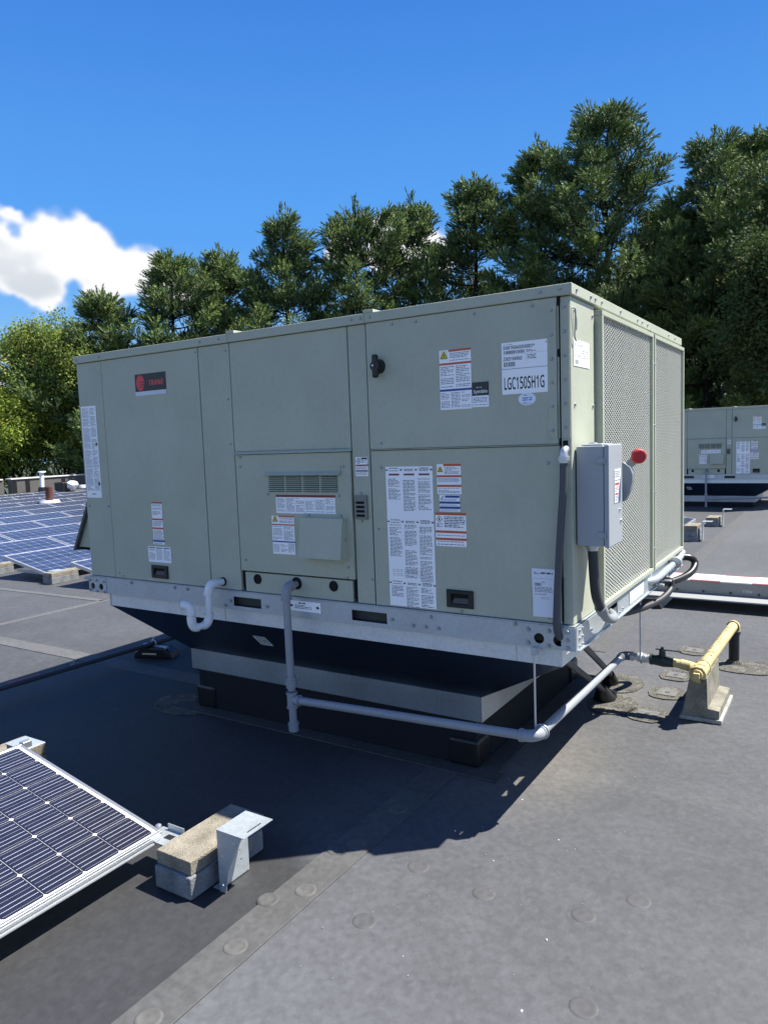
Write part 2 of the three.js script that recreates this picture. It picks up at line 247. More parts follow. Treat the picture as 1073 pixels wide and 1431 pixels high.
  patch(2.99, -1.92, 0.30, 0.42, false, 0.5); patch(3.05, -1.50, 0.30, 0.36, false, 0.5); patch(3.68, -2.66, 0.36, 0.34, false, 0.25);  patch(0.55, -0.25, 0.5, 0.36, false, 0.5);
  // scattered white grit
  const sg = new THREE.IcosahedronGeometry(0.0024, 0), NS = 80, im = new THREE.InstancedMesh(sg, std(lin(0.75, 0.75, 0.72), 0.7), NS); const mm = new THREE.Matrix4(); const r2 = mulberry(91);
  for (let i = 0; i < NS; i++) { const cl = r2() < 0.4; const x = cl ? 2.7 + r2() * 0.9 : -1 + r2() * 7, z = cl ? -0.2 + r2() * 1.6 : -6 + r2() * 9; const s = 0.5 + r2() * r2() * 1.6; mm.makeRotationFromEuler(new THREE.Euler(r2() * 6, r2() * 6, r2() * 6)).scale(new THREE.Vector3(s * (0.7 + r2()), s * 0.5, s)).setPosition(x, 0.003, z); im.setMatrixAt(i, mm); }
  im.name = 'loose_grit'; tag(im, 'tiny white grit scattered on the roof membrane', null, null, 'stuff'); scene.add(im);
  // building below the roof, land beyond
  solo('building', [B(-27.6, 16.1, -4.6, -0.03, -20.7, 12.1)], M.wallB, 'low building carrying the roof', null, null, 'structure');
  const land = new THREE.Mesh(new THREE.PlaneGeometry(900, 900).rotateX(-Math.PI / 2).translate(0, -4.5, 0), std(lin(0.06, 0.075, 0.035), 0.95, 0, { map: (() => { const t = tRoof.clone(); t.repeat.set(200, 200); return t; })() })); land.name = 'ground'; tag(land, 'grassy ground around the building', null, null, 'structure'); scene.add(land);
}
{ // parapets
  const p = thing('parapet_wall', 'long low membrane-covered parapet wall with white coping at the far left roof edge', 'wall', [-27.2, 0, -18]);
  part('wall', [B(-27.42, -27.1, 0, 0.62, -20.6, -15.55, 0.02)], M.parapet, p); part('coping', [B(-27.46, -27.05, 0.625, 0.68, -20.65, -15.5, 0.01)], M.coping, p);
  for (const z of [-15.68, -16.3, -18.1, -19.6]) part('membrane_lap', [B(-27.095, -27.085, 0.02, 0.54, z - 0.1, z + 0.1)], M.epdmCurb, p);
  part('scupper_cover', [B(-27.095, -27.05, 0.04, 0.2, -17.3, -16.95)], M.rubber, p);
  const q = thing('parapet_wall', 'short end of parapet wall at the left photo edge beyond a narrow gap', 'wall', [-27.2, 0, -13]);
  part('wall', [B(-27.42, -27.1, 0, 0.62, -15.2, 12, 0.02)], M.parapet, q); part('coping', [B(-27.46, -27.05, 0.625, 0.68, -15.15, 12, 0.01)], M.coping, q);
  const b = thing('parapet_wall', 'low parapet wall along the back roof edge behind the units', 'wall', [-5, 0, -20.5]);
  part('wall', [B(-27.0, 16, 0, 0.3, -20.65, -20.4, 0.02)], M.parapet, b); part('coping', [B(-27.0, 16, 0.305, 0.345, -20.7, -20.35, 0.01)], M.coping, b);
}

// ───────────────────────── rooftop unit ─────────────────────────
const unit = thing('rooftop_unit', 'large beige-grey packaged rooftop air conditioner covered in stickers, nearest in the photo', 'air conditioner', [0, 0.78, 0]);
{
  const u = unit, Y0 = 0.893, Y1 = 2.288;
  part('cabinet_core', [B(0.012, L - 0.085, 0.80, 2.30, -W + 0.02, -0.03)], M.paintDark, u);
  part('rear_panel', [B(0.0, L, Y0, 2.29, -W, -W + 0.012)], M.paint, u); part('end_panel', [B(0, 0.011, Y0, 2.29, -W + 0.013, -0.028)], M.paint, u);
  const P = (name, x0, x1, y0, y1, z = 0) => part(name, [B(x0, x1, y0, y1, z - 0.024, z, 0.0022)], M.paint, u);
  P('corner_panel', 0, 0.2455, Y0, Y1); const d1 = P('access_panel', 0.2505, 1.1155, Y0, Y1, 0.002); P('narrow_panel', 1.1205, 1.3595, Y0, Y1);
  P('upper_panel', 1.3655, 2.1605, 1.686, Y1, 0.001); const bp = P('burner_panel', 1.371, 2.156, 1.013, 1.668, 0.007); P('knockout_strip', 1.394, 2.136, Y0, 1.004, 0.0);
  const mp = P('mullion_panel', 2.1665, 2.2715, Y0, Y1); const ud = P('control_door', 2.2795, 3.2375, 1.677, Y1, 0.006); const ld = P('compressor_panel', 2.2795, 3.2425, Y0, 1.669, 0.002);
  part('corner_post', [B(3.249, L, Y0, Y1, -0.34, -0.002, 0.003)], M.paint, u);
  // drip ledges
  const dl = part('drip_ledge', [exX([[0, 0], [0.016, -0.003], [0.016, 0.001], [0.003, 0.012], [0, 0.012]], 0.806, 1.36).translate(0, 1.6735, 0.003)], M.paint, u);
  const d2 = dl.clone(); d2.name = 'drip_ledge'; d2.geometry = new THREE.BoxGeometry(0.958, 0.004, 0.016).translate(2.7585, 1.6735 - 0.78, 0.002); u.add(d2);
  // hinge leaves
  part('hinge', [B(3.196, 3.235, 1.70, 2.265, 0.007, 0.009), B(3.251, 3.288, 1.70, 2.262, -0.001, 0.002), cyl([3.2425, 1.70, 0.006], [3.2425, 2.04, 0.006], 0.004, 0.004, 8), cyl([3.2425, 2.075, 0.006], [3.2425, 2.25, 0.006], 0.004, 0.004, 8)], M.paint, u);
  part('latch_slot', [B(3.239, 3.2475, 2.252, 2.29, 0.0015, 0.0075)], M.hole, u); part('latch_slot', [B(3.239, 3.2475, 2.042, 2.072, 0.0015, 0.0075)], M.hole, u); part('knockout', [B(3.256, 3.277, 1.658, 1.69, -0.001, 0.0015)], M.hole, u);
  part('expansion_slot', [B(3.243, 3.2495, 0.905, 1.10, -0.004, 0.0018)], M.hole, u);
  // roof caps: three sections with raised joint covers
  const caps = [[-0.012, 1.3605], [1.3645, 2.2735], [2.2775, L + 0.013]];
  caps.forEach(([a, b], i) => part('roof_cap', [B(a, b, 2.2905, 2.338, -W - 0.014, 0.013 + i * 0.0004, 0.004)], M.paint, u));
  for (const x of [1.3625, 2.2755]) part('roof_joint', [B(x - 0.002, x + 0.055, 2.336, 2.352, -W - 0.01, 0.0165, 0.002), B(x - 0.002, x + 0.003, 2.2905, 2.338, 0.0, 0.0155)], M.paint, u);
  // screws
  const S = []; const sz = (x, y, z = 0.0) => S.push(screwZ(x, y, z));
  for (const [x, y] of [[0.02, 2.31], [0.25, 2.312], [1.15, 2.315], [1.3, 2.315], [2.2, 2.315], [2.255, 2.315], [2.31, 2.315], [3.17, 2.316], [3.255, 2.318]]) sz(x, y, 0.0135);
  for (const [x, y] of [[1.335, 2.25], [1.335, 1.98], [1.335, 1.73], [0.03, 1.36], [0.225, 1.36], [1.1, 2.262], [0.29, 0.925], [0.33, 0.905]]) sz(x, y);
  for (const [x, y] of [[1.41, 1.655], [1.76, 1.68], [2.06, 1.683], [1.405, 1.6], [2.115, 1.595], [1.41, 1.075], [2.12, 1.075], [1.6, 1.45], [2.08, 1.445], [2.11, 1.02]]) sz(x, y, 0.0075);
  for (const x of [2.56, 2.86, 3.13, 2.43]) sz(x, 2.268 - (x === 2.43 ? 0 : 0.002), 0.0065); for (const y of [1.705]) sz(2.345, y, 0.0065);
  for (let i = 0; i < 6; i++) { sz(3.215, 1.735 + i * 0.1, 0.0092); sz(3.268, 1.745 + i * 0.1, 0.0022); }
  sz(2.34, 1.585, 0.0025); sz(3.19, 1.595, 0.0025); sz(3.185, 0.915, 0.0025); sz(2.76, 0.905, 0.0025); sz(2.31, 1.28); sz(2.26, 1.02); sz(2.21, 1.46); sz(2.21, 1.315); sz(2.258, 1.6);
  part('screw', S, M.bolt, u, { kind: 'stuff' });
  // pull handles: bezel, pocket
  const pull = (p, x0, x1, y0, y1) => { const h = part('pull_handle', [plateShape(x0 + 0.004, x1 - 0.004, y0 + 0.004, y1 - 0.004, [[x0 + 0.02, x1 - 0.02, y0 + 0.016, y1 - 0.016]], 0.009, 0.004).translate(0, 0, 0.004)], M.black, p); part('pocket', [B(x0 + 0.018, x1 - 0.018, y0 + 0.012, y1 - 0.012, 0.0025, 0.0045)], M.hole, h); part('pocket_floor', [quadStrip([x0 + 0.024, y0 + 0.017, 0.011], [x1 - 0.022, y0 + 0.017, 0.011], [x1 - 0.026, y0 + 0.045, 0.0055], [x0 + 0.040, y0 + 0.045, 0.0055])], std(lin(0.07, 0.065, 0.062), 0.6), h); };
  pull(d1, 0.614, 0.756, 0.918, 0.998); pull(ld, 2.685, 2.822, 0.922, 1.006);
  // door knob
  { const k = part('door_knob', [new RoundedBoxGeometry(0.032, 0.112, 0.026, 3, 0.012).translate(2.35, 2.076, 0.042), cyl([2.35, 2.076, 0.006], [2.35, 2.076, 0.034], 0.036, 0.030, 20), cyl([2.35, 2.076, 0.03], [2.35, 2.076, 0.052], 0.028, 0.024, 20)], M.black, ud); part('knob_cap', [cyl([2.343, 2.079, 0.052], [2.343, 2.079, 0.056], 0.005, 0.005, 10)], M.silver, k); }
  // combustion air louvres
  part('louvre_rail', [B(1.592, 2.096, 1.566, 1.598, 0.008, 0.010), exX([[0.0105, 1.560], [0.030, 1.553], [0.030, 1.556], [0.012, 1.572], [0.0105, 1.572]], 0.504, 1.592)], M.paint, bp);
  { const lg = exX([[0, 0], [0.0075, 0.0005], [0.0075, 0.0018], [0, 0.0075]], 0.096, 0); const gp = B(0, 0.11, -0.0038, -0.0004, 0, 0.0012);
    for (let r = 0; r < 8; r++) for (let c = 0; c < 4; c++) { const x = 1.607 + c * 0.1185, y = 1.5455 - r * 0.0113; part('louvre', [lg.clone().translate(x + 0.014, y, 0.0072)], M.paint, bp); part('louvre_gap', [gp.clone().translate(x, y, 0.0072)], M.hole, bp); } }
  // flue hood: a box deeper at its foot
  { const x0 = 1.845, x1 = 2.118, y0 = 1.122, y1 = 1.33; const pts = [[0.0075, y0], [0.076, y0], [0.043, y1], [0.0075, y1]]; part('flue_hood', [exX(pts, x1 - x0, x0), B(x1 + 0.0005, x1 + 0.018, y0 + 0.01, y1 - 0.004, 0.0075, 0.010), B(x0, x1 + 0.01, y1 - 0.001, y1 + 0.02, 0.0075, 0.0095)], M.paint, bp); part('hood_screw', [screwZ(1.88, 1.341, 0.0095), screwZ(2.09, 1.341, 0.0095), screwX(x1, 1.22, 0.03)], M.bolt, bp, { kind: 'stuff' }); }
  // small vent
  { const v = part('vent_grille', [plateShape(2.175, 2.25, 1.327, 1.448, [0, 1, 2, 3].map(i => [2.183, 2.236, 1.339 + i * 0.022, 1.352 + i * 0.022]), 0.012)], std(lin(0.20, 0.20, 0.18), 0.6), mp); part('vent_back', [B(2.178, 2.247, 1.33, 1.445, 0.0005, 0.002)], M.hole, v); }
  // pipe entry holes
  for (const x of [1.486, 2.015]) part('pipe_hole', [cyl([x, 0.968, 0.0], [x, 0.968, 0.0035], 0.0285, 0.0285, 22)], M.hole, u);
  part('pipe_hole', [cyl([1.767, 0.965, 0], [1.767, 0.965, 0.0035], 0.034, 0.034, 22)], M.hole, u);
  for (const [a, b] of [[1.3635, 1.3925], [2.1375, 2.1645]]) part('recess_gap', [B(a, b, 0.91, 1.004, -0.015, -0.012)], M.hole, u);
  // base rail
  const front = plateShape(-0.013, L + 0.013, 0.78, 0.885, [[1.305, 1.515, 0.802, 0.857], [2.134, 2.348, 0.802, 0.857], [0.027, 0.822, 0.021], [0.112, 0.822, 0.021], [3.141, 0.822, 0.0235], [3.232, 0.822, 0.026]], 0.004).translate(0, 0, 0.011);
  const sideRail = plateShape(0.0, W + 0.013, 0.78, 0.885, [[0.43, 0.66, 0.80, 0.866]], 0.004).rotateY(Math.PI / 2).translate(L + 0.0135, 0, 0.0105);
  const br = part('base_rail', [front, sideRail, B(-0.013, L + 0.013, 0.78, 0.885, -W - 0.013, -W - 0.009), B(-0.013, -0.009, 0.78, 0.885, -W - 0.008, 0.0105), B(-0.008, L + 0.01, 0.886, 0.8905, -W, 0.0135), B(L + 0.0102, L + 0.028, 0.780, 0.784, -W - 0.01, 0.0)], M.galv, u);
  part('corner_plate', [plateShape(3.243, L + 0.016, 0.783, 0.882, [], 0.003).translate(0, 0, 0.0155)], M.galv, br); part('corner_plate', [plateShape(-0.014, 0.165, 0.782, 0.884, [[0.027, 0.822, 0.021], [0.112, 0.822, 0.021]], 0.003).translate(0, 0, 0.0155)], M.galv, br);
  for (const [a, b] of [[1.29, 1.53], [2.12, 2.36]]) part('fork_channel', [B(a, b, 0.79, 0.797, -0.33, 0.0105), B(a, b, 0.862, 0.868, -0.33, 0.0105), B(a, b, 0.79, 0.868, -0.34, -0.33)], M.galvSmooth, br);
  for (const [a, b] of [[-0.005, 0.16], [3.1, 3.28]]) part('hole_back', [B(a, b, 0.785, 0.88, -0.05, -0.045)], M.hole, br);
  const bb = []; for (const [x, y] of [[3.092, 0.858], [3.091, 0.797], [3.187, 0.86], [3.186, 0.793], [-0.002, 0.86], [0.07, 0.862], [0.145, 0.858], [-0.002, 0.795], [0.07, 0.79], [0.145, 0.79], [1.285, 0.83], [1.24, 0.80], [1.56, 0.82], [2.38, 0.83], [2.60, 0.865], [2.5, 0.812], [2.57, 0.812], [2.64, 0.812], [0.42, 0.872], [0.82, 0.872], [0.93, 0.87], [3.03, 0.875]]) bb.push(cyl([x, y, 0.0185], [x, y, 0.025], 0.0095, 0.008, 8)); for (const y of [0.865, 0.828, 0.795]) bb.push(cyl([3.272, y, 0.018], [3.272, y, 0.026], 0.010, 0.008, 8));
  for (const [z, y] of [[-0.03, 0.865], [-0.03, 0.83], [-0.03, 0.795], [-0.07, 0.868], [-0.07, 0.832], [-0.07, 0.797], [-0.2, 0.83], [-0.40, 0.84], [-0.69, 0.80], [-0.75, 0.81], [-1.2, 0.81], [-1.33, 0.83], [-1.45, 0.8], [-1.9, 0.8]]) bb.push(cyl([L + 0.016, y, z], [L + 0.023, y, z], 0.0075, 0.006, 6));
  part('bolt', bb, M.bolt, br, { kind: 'stuff' });
  part('rail_plate', [B(L + 0.0178, L + 0.021, 0.80, 0.87, -1.20, -0.88)], std(lin(0.72, 0.73, 0.74), 0.5, 0.2), br);
  // right side: plain panel and two mesh guards over the coil
  part('side_panel', [B(L - 0.014, L + 0.001, Y0, 2.284, -0.338, -0.006, 0.003)], M.paint, u);
  part('condenser_coil', [B(L - 0.078, L - 0.06, 0.90, 2.27, -W + 0.03, -0.35)], M.coil, u);
  { const fins = []; for (let y = 0.91; y < 2.26; y += 0.022) fins.push(B(L - 0.0605, L - 0.054, y, y + 0.010, -W + 0.04, -0.36)); part('coil_fin', fins, std(lin(0.06, 0.07, 0.068), 0.5, 0.3), u, { kind: 'stuff' }); }
  for (const [z0, z1] of [[-1.395, -0.355], [-2.315, -1.428]]) {
    const f = 0.022, xa = L - 0.012, xb = L + 0.034; const fr = part('mesh_guard', [B(xa, xb, 0.895, 0.895 + f, z0, z1, 0.002), B(xa, xb, 2.272 - f, 2.272, z0, z1, 0.002), B(xa, xb, 0.896 + f, 2.271 - f, z0, z0 + f, 0.002), B(xa, xb, 0.896 + f, 2.271 - f, z1 - f, z1, 0.002)], M.paint, u);
    // expanded metal: two families of slanted strands clipped to the frame
    const strands = []; const ya = 0.895 + f, yb = 2.272 - f, za = z0 + f, zb = z1 - f, px = 0.042, py = 0.0185, k = py / px; // slope
    for (const s of [1, -1]) for (let c0 = -(zb - za) * k - 0.02; c0 < (yb - ya) + (zb - za) * k; c0 += py) {
      // line y = ya + c0 + s*k*(z-za)
      let t0 = 0, t1 = zb - za; const yAt = t => c0 + s * k * t; const h = yb - ya;
      const lo = (0 - c0) / (s * k), hi = (h - c0) / (s * k); t0 = Math.max(t0, Math.min(lo, hi)); t1 = Math.min(t1, Math.max(lo, hi)); if (t1 - t0 < 0.004) continue;
      const dz = t1 - t0, dy = yAt(t1) - yAt(t0), l = Math.hypot(dz, dy); const g = new THREE.BoxGeometry(0.0026, 0.0034, l); g.rotateX(-Math.atan2(dy, dz)); g.translate(L + 0.018 + s * 0.0009, ya + (yAt(t0) + yAt(t1)) / 2, za + (t0 + t1) / 2); strands.push(g);
    }
    part('wire_mesh', strands, M.meshPaint, fr);
  }
  part('guard_post', [B(L - 0.03, L - 0.012, Y0, 2.284, -1.425, -1.398)], M.paint, u);
  { const ss = []; for (const y of [1.75, 1.36, 1.03, 2.1]) { ss.push(cyl([L + 0.030, y, -1.404], [L + 0.041, y, -1.404], 0.008, 0.006, 7)); } for (const [z, y] of [[-0.05, 1.84], [-0.31, 1.84], [-0.31, 2.24], [-0.31, 1.5]]) ss.push(screwX(L + 0.001, y, z, 0.009)); for (const z of [-0.05, -0.25, -0.32, -0.42, -0.75, -1.1, -1.2, -1.33, -1.9, -2.1]) ss.push(screwX(L + 0.013, 2.315, z, 0.0085)); part('side_screw', ss, M.bolt, u, { kind: 'stuff' }); }
  part('hook_chain', [tube([[L + 0.002, 2.24, -0.022], [L + 0.014, 2.235, -0.03], [L + 0.012, 2.18, -0.034], [L + 0.012, 2.12, -0.026], [L + 0.014, 2.105, -0.04]], 0.0035, 24, 7), tube([[L + 0.004, 2.235, -0.045], [L + 0.012, 2.2, -0.05], [L + 0.012, 2.15, -0.048]], 0.003, 12, 7)], M.bolt, u);
  // outside-air hood on the left end
  { const hs = new THREE.Shape([[0, 2.08], [-0.60, 1.01], [0, 1.01]].map(p => new THREE.Vector2(...p))); part('intake_hood', [new THREE.ExtrudeGeometry(hs, { depth: 1.6, bevelEnabled: false }).translate(-0.001, 0, -1.93)], M.paint, u); part('hood_lip', [polyExtrude([[-0.002, 2.10], [-0.628, 0.985], [-0.604, 0.985], [-0.002, 2.07]], 1.66).translate(0, 0, -1.96)], std(lin(0.10, 0.105, 0.1), 0.6), u); part('hood_mouth', [B(-0.60, -0.01, 0.985, 1.005, -1.93, -0.35)], M.hole, u); }

  // ── stickers ──
  sticker('brand_badge', d1, 0.568, 0.842, 2.045, 2.176, 0.002, 512, 256, (x, w, h) => {
    bar(x, '#1d2225', 0, 0, w, h); bar(x, '#cdd3db', 0, h * 0.80, w, h * 0.2); x.fillStyle = '#dd3a40';
    x.beginPath(); x.ellipse(w * 0.175, h * 0.41, w * 0.135, h * 0.36, 0, 0, 7); x.fill();
    x.fillStyle = '#1d2225'; for (let i = 0; i < 3; i++) { x.beginPath(); x.moveTo(w * 0.10, h * (0.40 + i * 0.105)); x.quadraticCurveTo(w * 0.22, h * (0.33 + i * 0.105), w * 0.33, h * (0.35 + i * 0.105)); x.lineTo(w * 0.33, h * (0.385 + i * 0.105)); x.quadraticCurveTo(w * 0.2, h * (0.385 + i * 0.105), w * 0.10, h * (0.40 + i * 0.105)); x.fill(); }
    x.fillStyle = '#e2463f'; x.font = 'italic bold 86px sans-serif'; x.textBaseline = 'middle'; x.save(); x.translate(w * 0.43, h * 0.44); const tw = x.measureText('TRANE').width; x.scale(w * 0.48 / tw, 1.02); x.fillText('TRANE', 0, 0); x.restore();
  });
  sticker('rating_label', u, 0.015, 0.167, 1.414, 2.012, 0, 256, 1024, (x, w, h) => { let y = 20; let s = 3; for (const n of [3, 4, 7, 5, 8, 10, 6, 5, 4, 9, 12, 11, 6]) { greek(x, 14, y, w * 0.48, n * 9, n, '#3a3e48', 0.8, s++); greek(x, w * 0.58, y, w * 0.36, n * 9, n, '#3a3e48', 0.8, s++); y += n * 9 + 9; bar(x, '#6a6e76', 10, y - 6, w - 20, 2); } bar(x, '#20242a', w * 0.82, h * 0.40, 34, 30); bar(x, '#20242a', w * 0.82, h * 0.83, 34, 34); greek(x, w * 0.35, h * 0.94, w * 0.3, 30, 3, '#3a3e48', 1, 5); });
  sticker('caution_label', d1, 0.642, 0.735, 1.161, 1.394, 0.002, 192, 480, (x, w, h) => { for (const [a, n] of [[0, 10], [0.44, 6], [0.68, 9]]) { bar(x, OR, 0, h * a, w, 22); greek(x, 12, h * a + 30, w - 24, n * 14, n, '#46423f', 0.8, n); } });
  sticker('notice_label', d1, 0.637, 0.742, 1.130, 1.159, 0.0022, 192, 56, (x, w, h) => { bar(x, BL, 0, 4, w, 22); greek(x, 12, 32, w - 24, 20, 2, '#46423f'); });
  sticker('text_label', d1, 0.586, 0.790, 1.017, 1.116, 0.002, 384, 192, (x, w, h) => { for (let i = 0; i < 3; i++) { bar(x, '#4c4f55', 14 + i * 124, 12, 108, 12); greek(x, 14 + i * 124, 34, 108, 130, 11, '#565a62', 0.75, i + 3); } });
  sticker('instruction_strip', bp, 1.656, 2.055, 1.347, 1.447, 0.007, 640, 160, (x, w, h) => { bar(x, '#7d3327', 0, 0, w, 20); for (let i = 0; i < 6; i++) { greek(x, 10 + i * 106, 28, 92, 118, 12, '#4f545c', 0.75, i + 2); bar(x, '#9aa0a8', 104 + i * 106, 24, 2, h - 30); } });
  const elec = (big) => (x, w, h) => { bar(x, OR, w * 0.3, 0, w * 0.7, h * 0.035); warnTri(x, w * 0.15, h * 0.085, w * 0.17); greek(x, w * 0.34, h * 0.05, w * 0.62, h * 0.14, 6, '#4a4f58', 0.8, 3); bar(x, OR, 0, h * 0.215, w, h * 0.035); greek(x, 10, h * 0.27, w * 0.44, h * 0.36, 13, '#4a4f58', 0.75, 4); greek(x, w * 0.52, h * 0.27, w * 0.44, h * 0.36, 13, '#4a4f58', 0.75, 8); bar(x, BL, 0, h * 0.655, w, h * 0.035); for (let i = 0; i < 3; i++) greek(x, 8 + i * w * 0.33, h * 0.71, w * 0.29, h * (big ? 0.26 : 0.24), big ? 11 : 8, '#565d68', 0.75, 5 + i); };
  sticker('electrical_warning', bp, 1.619, 1.776, 1.122, 1.3325, 0.007, 288, 384, elec(false));
  sticker('electrical_warning', ud, 2.680, 2.840, 1.848, 2.119, 0.006, 320, 544, elec(true));
  sticker('control_label', ud, 2.842, 2.923, 1.852, 1.963, 0.006, 192, 256, (x, w, h) => { bar(x, '#2b2e30', 0, 0, w, h * 0.54); x.fillStyle = '#e8eaec'; x.font = 'bold 46px sans-serif'; x.textAlign = 'center'; x.fillText('Symbio', w / 2, h * 0.44); greek(x, 46, 46, 110, 16, 1, '#c8ccd0', 1, 2); greek(x, 12, h * 0.6, w - 24, 86, 6, '#4f5a78', 0.8, 3); });
  sticker('serial_label', ud, 2.988, 3.208, 2.0095, 2.122, 0.006, 640, 330, (x, w, h) => { x.fillStyle = '#15181c'; x.font = 'bold 62px sans-serif'; x.save(); x.translate(22, 88); x.scale(w * 0.66 / x.measureText('DHK150A4S0H0001*').width, 1); x.fillText('DHK150A4S0H0001*', 0, 0); x.restore(); const r = mulberry(5); for (let p = 30; p < 300;) { const k = 2 + r() * 6; bar(x, '#15181c', p, 104, k, 40); p += k + 2 + r() * 5; } greek(x, 330, 104, 180, 34, 2, '#33373c', 1, 4); x.fillStyle = '#15181c'; x.save(); x.translate(22, 228); x.scale(w * 0.40 / x.measureText('250510496D').width, 1); x.fillText('250510496D', 0, 0); x.restore(); for (let p = 30; p < 180;) { const k = 2 + r() * 7; bar(x, '#15181c', p, 246, k, 58); p += k + 2 + r() * 5; } bar(x, '#777c82', 20, 152, w - 40, 2); bar(x, '#777c82', 330, 152, 2, 130); greek(x, 345, 166, 120, 60, 3, '#33373c', 1, 9); x.font = 'bold 30px sans-serif'; x.fillText('8', w - 60, 50); greek(x, 30, 20, 120, 14, 1, '#777c82', 1, 3); });
  sticker('model_sign', ud, 2.988, 3.208, 1.899, 2.0085, 0.0062, 640, 320, (x, w, h) => { x.fillStyle = '#10131a'; x.font = '150px sans-serif'; const tw = x.measureText('LGC150SH1G').width; x.save(); x.translate(22, h * 0.80); x.scale((w - 96) / tw, 1.36); x.lineWidth = 5; x.strokeStyle = '#10131a'; x.fillText('LGC150SH1G', 0, 0); x.strokeText('LGC150SH1G', 0, 0); x.restore(); bar(x, '#8d9298', 0, 0, w, 5); });
  { const g = new THREE.CylinderGeometry(0.0405, 0.0405, 0.0014, 30).rotateX(Math.PI / 2).scale(1, 0.68, 1).translate(3.102, 1.8745, 0.0078); const uv = g.attributes.uv, p = g.attributes.position; for (let i = 0; i < uv.count; i++) uv.setXY(i, (p.getX(i) - 3.0615) / 0.081, (p.getY(i) - 1.8470) / 0.055); sticker('oval_seal', ud, 0, 0, 0, 0, 0, 256, 192, (x, w, h) => { bar(x, '#e8eef4', 0, 0, w, h); greek(x, w * 0.3, h * 0.14, w * 0.4, 22, 1, '#2f5f9a', 1, 2); greek(x, w * 0.24, h * 0.34, w * 0.56, 60, 2, '#3b78b8', 1.1, 5); greek(x, w * 0.28, h * 0.74, w * 0.46, 26, 2, '#2f5f9a', 1, 7); x.strokeStyle = '#c8d4e0'; x.lineWidth = 5; x.beginPath(); x.ellipse(w / 2, h / 2, w * 0.46, h * 0.44, 0, 0, 7); x.stroke(); }, { geo: g }); }
  sticker('instruction_sheet', ld, 2.364, 2.625, 0.901, 1.590, 0.002, 640, 1690, (x, w, h) => { const cols = [30, 238, 442], cw = 170; const secs = [[0, 0.34, [17, 24, 23]], [0.367, 0.43, [24, 38, 40]], [0.81, 0.17, [9, 15, 14]]]; secs.forEach(([a, hh, n], si) => { for (let c = 0; c < 4; c++) bar(x, c % 2 ? '#3a2320' : '#5a2a24', [0, 196, 402, 606][c], h * a + 34, 34, 14); bar(x, '#8b8f96', 0, h * a + 26, w, 2); for (let c = 0; c < 3; c++) { greek(x, cols[c] + 20, h * a + 12, cw - 40, 46, 3, '#33363c', 1, c + 1); if (!si) bar(x, '#7c3a34', cols[c] + 12, h * a + 84, cw - 24, 22); greek(x, cols[c], h * a + (si ? 74 : 124), cw, n[c] * 17, n[c], '#41454d', 0.85, c + si * 4 + 2); } }); for (let i = 0; i < 16; i++) { x.strokeStyle = '#3a3e46'; x.lineWidth = 3; x.strokeRect(60 + (i % 8) * 52, h * 0.735 + (i >> 3) * 48, 24 + (i * 7 % 14), 28); } });
  sticker('warning_label', ld, 2.648, 2.774, 1.458, 1.5985, 0.002, 288, 336, (x, w, h) => { bar(x, OR, w * 0.28, 0, w * 0.72, 24); warnTri(x, w * 0.14, 60, 48); greek(x, w * 0.32, 32, w * 0.62, 82, 6, '#4a4f58', 0.8, 2); bar(x, OR, 0, 124, w, 24); greek(x, 12, 156, w - 24, 62, 5, '#4a4f58', 0.8, 3); bar(x, OR, 0, 232, w, 24); greek(x, 12, 264, w - 24, 60, 5, '#4a4f58', 0.8, 4); });
  sticker('notice_label', ld, 2.658, 2.765, 1.3755, 1.455, 0.0022, 256, 192, (x, w, h) => { bar(x, BL, w * 0.28, 8, w * 0.7, 26); x.strokeStyle = '#222'; x.lineWidth = 8; x.beginPath(); x.moveTo(18, 52); x.lineTo(58, 12); x.stroke(); bar(x, BL, 0, 76, w, 26); bar(x, BL, 0, 134, w, 26); greek(x, 14, 44, w - 30, 24, 2, '#51607c'); greek(x, 14, 110, w - 30, 20, 2, '#51607c'); greek(x, 14, 166, w - 30, 20, 2, '#51607c'); });
  sticker('flammable_label', ld, 2.633, 2.794, 1.211, 1.3705, 0.002, 352, 352, (x, w, h) => { bar(x, OR, 0, 0, w, 26); x.strokeStyle = '#1d1d1f'; x.lineWidth = 5; x.beginPath(); x.moveTo(46, 36); x.lineTo(82, 70); x.lineTo(46, 104); x.lineTo(10, 70); x.closePath(); x.stroke(); x.fillStyle = '#1d1d1f'; x.beginPath(); x.moveTo(46, 48); x.quadraticCurveTo(66, 74, 46, 86); x.quadraticCurveTo(28, 74, 46, 48); x.fill(); greek(x, 14, 112, 70, 40, 3, '#26282c', 1); greek(x, 104, 36, 236, 120, 7, '#33363c', 1, 3); bar(x, OR, 0, 188, w, 24); greek(x, 14, 166, w - 28, 16, 1, '#33363c', 1); greek(x, 14, 218, w - 28, 40, 3, '#4a4f58', 0.9, 5); bar(x, OR, 0, 264, w, 24); greek(x, 14, 294, w - 28, 46, 3, '#4a4f58', 0.9, 6); });
